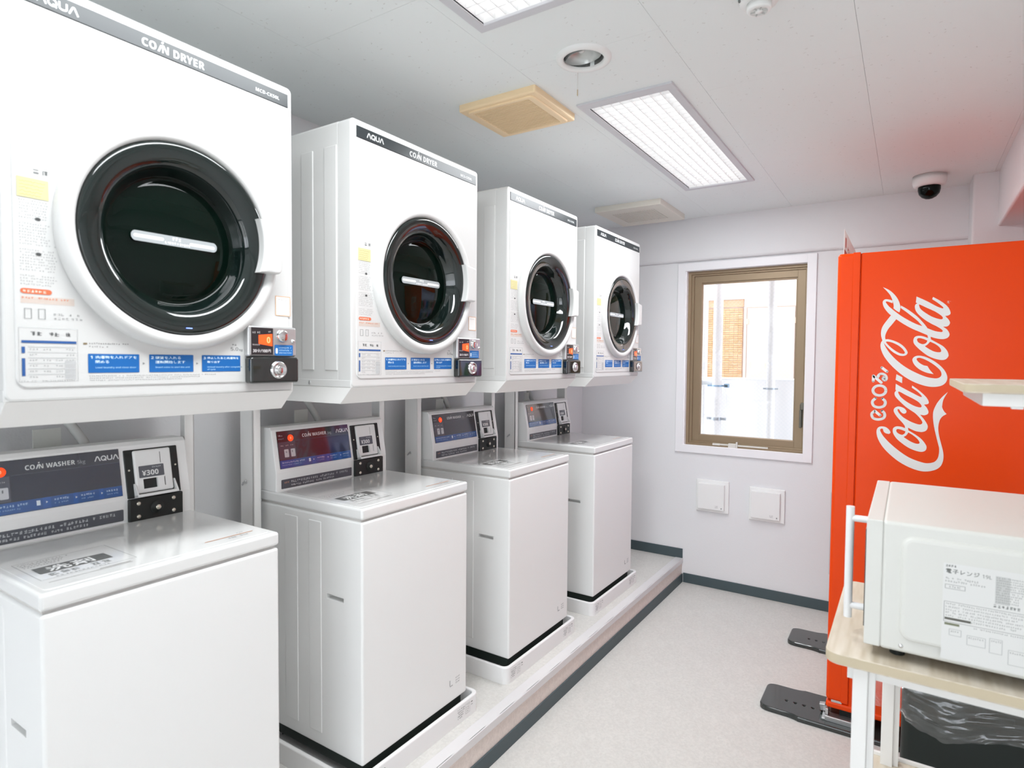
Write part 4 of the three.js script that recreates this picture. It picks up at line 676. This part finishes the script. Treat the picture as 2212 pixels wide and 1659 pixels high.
mesh('upright', bx(0.0, 0.012, 0, 0.046, -0.03, 0.02, 0.002), M.silver, br);
mesh('bracket_base', merge([bx(-0.012, 0.16, 0.0, 0.008, -0.035, 0.032, 0.002), bx(0.0, 0.16, 0.0, 0.022, 0.024, 0.034, 0.002)]), M.silver, br);
mesh('clip', bx(-0.02, 0.004, 0.012, 0.04, -0.05, -0.025, 0.002), M.silver, br, [0, 0, 0], [0, 0, 0.2]);

// ---------------------------------------------------------------- shelf rack, microwave oven, waste bin
const RX = 1.156, RN = 2.748, RF = 2.236, SH = 0.925;
const rack = thing('shelf_rack', 'white metal rack with pale wooden shelves beside the vending machine', 'shelf rack', [0, 0, 0]);
function board(name, x0, x1, y1, t, rad) {
  const s = rr(x0, x1, -RN, -RF, rad);
  const b = mesh(name, metric(ext(s, t, 0.0015, 10).rotateX(-Math.PI / 2).translate(0, y1, 0), 1), M.wood, rack);
  const e = rr(x0 - 0.0004, x1 + 0.0004, -RN - 0.0004, -RF + 0.0004, rad), h = new THREE.Path(); rr(x0 + 0.001, x1 - 0.001, -RN + 0.001, -RF - 0.001, rad, h); e.holes.push(h);
  mesh('edge_band', ext(e, t - 0.003, 0, 10).rotateX(-Math.PI / 2).translate(0, y1 - 0.0016, 0), M.woodEdge, b);
  return b;
}
board('main_shelf', RX, 1.72, SH, 0.021, 0.03);
board('upper_shelf', 1.378, 1.72, 1.5, 0.016, 0.02);
board('lower_shelf', 1.2, 1.7, 0.452, 0.018, 0.006);
mesh('shelf_lip', bx(1.2, 1.7, 0.45, 0.461, RF - 0.004, RF + 0.006, 0.002), M.frame, rack);
mesh('upper_frame', merge([bx(1.407, 1.72, 1.4585, 1.4835, RN - 0.03, RN - 0.012, 0.002), bx(1.407, 1.72, 1.4585, 1.4835, RF + 0.012, RF + 0.03, 0.002), bx(1.407, 1.425, 1.4585, 1.4835, RF + 0.03, RN - 0.03)]), M.frame, rack);
mesh('frame_clip', bx(1.45, 1.468, 1.4545, 1.459, RN - 0.028, RN - 0.014, 0.002), M.plastic, rack);
mesh('front_rail', bx(1.21, 1.7, SH - 0.051, SH - 0.0215, RN - 0.05, RN - 0.034), M.frame, rack);
const legG = (x, z, far) => merge([bx(x, x + 0.028, 0.0, SH - 0.0215, z - 0.02, z + 0.014, 0.002), bx(x + 0.028, x + 0.041, 0.0, SH - 0.0215, z - 0.02, z + 0.004, 0.001)]);
for (const [x, z] of [[1.208, RN - 0.03], [1.253, RF + 0.03]]) mesh('leg', legG(x, z), M.frame, rack);
for (const z of [RN - 0.02, RF + 0.02]) mesh('rear_post', bx(1.7, 1.725, 0, 1.484, z - 0.0125, z + 0.0125, 0.003), M.frame, rack);
mesh('corner_bracket', bx(1.197, 1.21, SH - 0.058, SH - 0.022, RN - 0.052, RN - 0.03, 0.001), M.plastic, rack);

T.oven = canvas(512, 620, (k) => {
  k.fillStyle = '#e4e4e1'; k.fillRect(0, 0, 512, 620); const C = 'rgba(96,98,94,.85)', D = 'rgba(130,132,128,.7)';
  greek(k, 12, 8, 60, 16, C, 1.5); pen(k, '電子レンジ', 12, 34, 30, 3.2, '#565854', 0.16); text(k, '19L', 192, 62, '30px sans-serif', '#6b6d69');
  greek(k, 12, 88, 170, 14, D); greek(k, 12, 108, 200, 14, D); k.strokeStyle = D; k.strokeRect(12, 136, 100, 26); greek(k, 18, 142, 84, 14, D);
  for (let i = 0; i < 11; i++) greek(k, 262, 40 + i * 15, i < 4 ? 220 : 150 - i * 4, 10, D, 1.1); k.fillStyle = 'rgba(150,152,148,.35)'; k.fillRect(258, 36, 70, 172);
  text(k, '⚠', 214, 232, '24px sans-serif', C); greek(k, 252, 212, 150, 20, C, 1.4); k.strokeStyle = D; k.beginPath(); k.arc(470, 210, 18, 0, 7); k.stroke();
  k.strokeRect(10, 246, 490, 130); for (let i = 0; i < 6; i++) greek(k, 18, 254 + i * 19, 470 - (i % 3) * 60, 12, D, 1); k.fillStyle = '#5d5c54'; k.fillRect(14, 348, 132, 15); k.fillStyle = '#7c8068'; k.fillRect(14, 382, 76, 15); greek(k, 160, 384, 320, 11, D);
  k.strokeStyle = 'rgba(165,167,163,.7)'; for (const [x, y, w, h] of [[40, 420, 60, 40], [130, 440, 90, 60], [240, 430, 60, 90], [330, 480, 120, 90]]) { k.strokeRect(x, y, w, h); greek(k, x + 6, y + 8, w - 10, 12, D); }
});
const mw = thing('microwave_oven', 'white microwave oven with a label on its side standing on the rack', 'microwave', [1.225, SH, 2.72]);
{
  const OW = 0.505, OH = 0.289, OD = 0.4;   // x into the depth, z along the width
  const body = phys('#dfdfd9', { roughness: 0.42 }), light = phys('#eceae6', { roughness: 0.4 });
  mesh('cover', bx(0.0285, OD, 0.022, OH, -OW, 0, 0.008), body, mw);
  mesh('front_bezel', bx(0.0, 0.03, 0.024, OH - 0.0006, -OW + 0.0006, -0.0006, 0.003), body, mw);
  mesh('door_glass', bx(-0.003, 0.001, 0.05, OH - 0.03, -OW + 0.13, -0.03, 0.001), M.blackGloss, mw);
  mesh('pressed_panel', ext(rr(0.062, 0.365, 0.05, 0.264, 0.022), 0.012, 0.009, 10).translate(0, 0, 0.0088), body, mw);
  mesh('rating_label', new THREE.PlaneGeometry(0.16, 0.19), print(T.oven, { roughness: 0.6 }), mw, [0.132 + 0.08, 0.224 - 0.095, 0.0093]);
  mesh('screw', new THREE.SphereGeometry(0.0045, 12, 8).scale(1, 1, 0.5), M.chrome, mw, [0.066, 0.036, 0.0]);
  mesh('screw', new THREE.SphereGeometry(0.0045, 12, 8).scale(1, 1, 0.5), M.chrome, mw, [0.243, 0.036, 0.0]);
  const hd = mesh('door_handle', cyl(0.0085, 0.252, 20).translate(0, 0.164, 0), phys('#f2f2f2', { roughness: 0.3 }), mw, [-0.037, 0, -0.1]);
  for (const y of [0.264, 0.066]) mesh('standoff', cyl(0.0075, 0.038, 16).rotateZ(Math.PI / 2), phys('#f2f2f2', { roughness: 0.3 }), hd, [0.018, y, 0]);
  for (const x of [0.06, 0.34]) for (const z of [-0.05, -OW + 0.05]) mesh('foot', cyl(0.014, 0.024, 16), M.black, mw, [x, 0.0125, z]);
}
const bin = thing('waste_bin', 'black open waste bin behind the rack, partly under a clear bag', 'bin', [1.3, 0, 2.07]);
{
  const s = rr(0, 0.42, 0, 0.56, 0.02), h = new THREE.Path(); rr(0.008, 0.412, 0.008, 0.552, 0.015, h); s.holes.push(h);
  mesh('bin_wall', ext(s, 0.655, 0.002, 6).rotateX(-Math.PI / 2).translate(0, 0.655, 0), std('#141f1b', { roughness: 0.5 }), bin);
  mesh('bin_floor', bx(0.004, 0.416, 0, 0.008, -0.556, -0.004), M.black, bin);
}
{
  // clear liner folded over the rim: a crumpled skirt around the bin, bulging past its near-left corner
  const N = 420, R = 36, loop = [], pos = [], idx = [], q = lattice(24), q2 = lattice(40), q3 = lattice(70);
  const path = [[0.02, 0.012], [0.4, 0.012], [0.435, -0.03], [0.435, -0.53], [0.4, -0.575], [0.02, -0.575], [-0.03, -0.53], [-0.075, -0.3], [-0.075, -0.06], [-0.04, 0.0]];
  const seg = path.map((p, i) => { const n = path[(i + 1) % path.length]; return Math.hypot(n[0] - p[0], n[1] - p[1]); }), tot = seg.reduce((a, b) => a + b);
  for (let i = 0; i < N; i++) { let d = i / N * tot, k = 0; while (d > seg[k]) d -= seg[k++]; const p = path[k], n = path[(k + 1) % path.length], t = d / seg[k]; loop.push([p[0] + (n[0] - p[0]) * t, p[1] + (n[1] - p[1]) * t]); }
  for (let j = 0; j <= R; j++) for (let i = 0; i < N; i++) {
    const t = j / R, u = i / N, [x, z] = loop[i], c = [0.21, -0.28], L = Math.hypot(x - c[0], z - c[1]), drop = 0.165 + 0.022 * Math.sin(u * 37) + 0.05 * q(u, 0.3);
    const wob = 0.003 + t * (0.022 * q(u, t * 0.3) + 0.012 * q2(u, t * 0.9) + 0.006 * q3(u, t)), inner = t < 0.08 ? -0.02 : 0;
    pos.push(x + (x - c[0]) / L * (wob + inner), 0.664 - Math.max(0, t - 0.05) * drop + 0.01 * (q3(t, u) - 0.5) * t, z + (z - c[1]) / L * (wob + inner));
  }
  for (let j = 0; j < R; j++) for (let i = 0; i < N; i++) { const a = j * N + i, b = j * N + (i + 1) % N; idx.push(a, b, a + N, b, b + N, a + N); }
  const g = new THREE.BufferGeometry(); g.setAttribute('position', new THREE.Float32BufferAttribute(pos, 3)); g.setIndex(idx); g.computeVertexNormals();
  const bag = mesh('bin_liner', g, phys('#ffffff', { roughness: 0.1, transmission: 0.93, thickness: 0, ior: 1.6, side: THREE.DoubleSide }), scene, [1.3, 0, 2.07]);
  tag(bag, 'clear crumpled plastic bag folded over the rim of the black bin', 'plastic bag');
}

renderer.render(scene, camera);
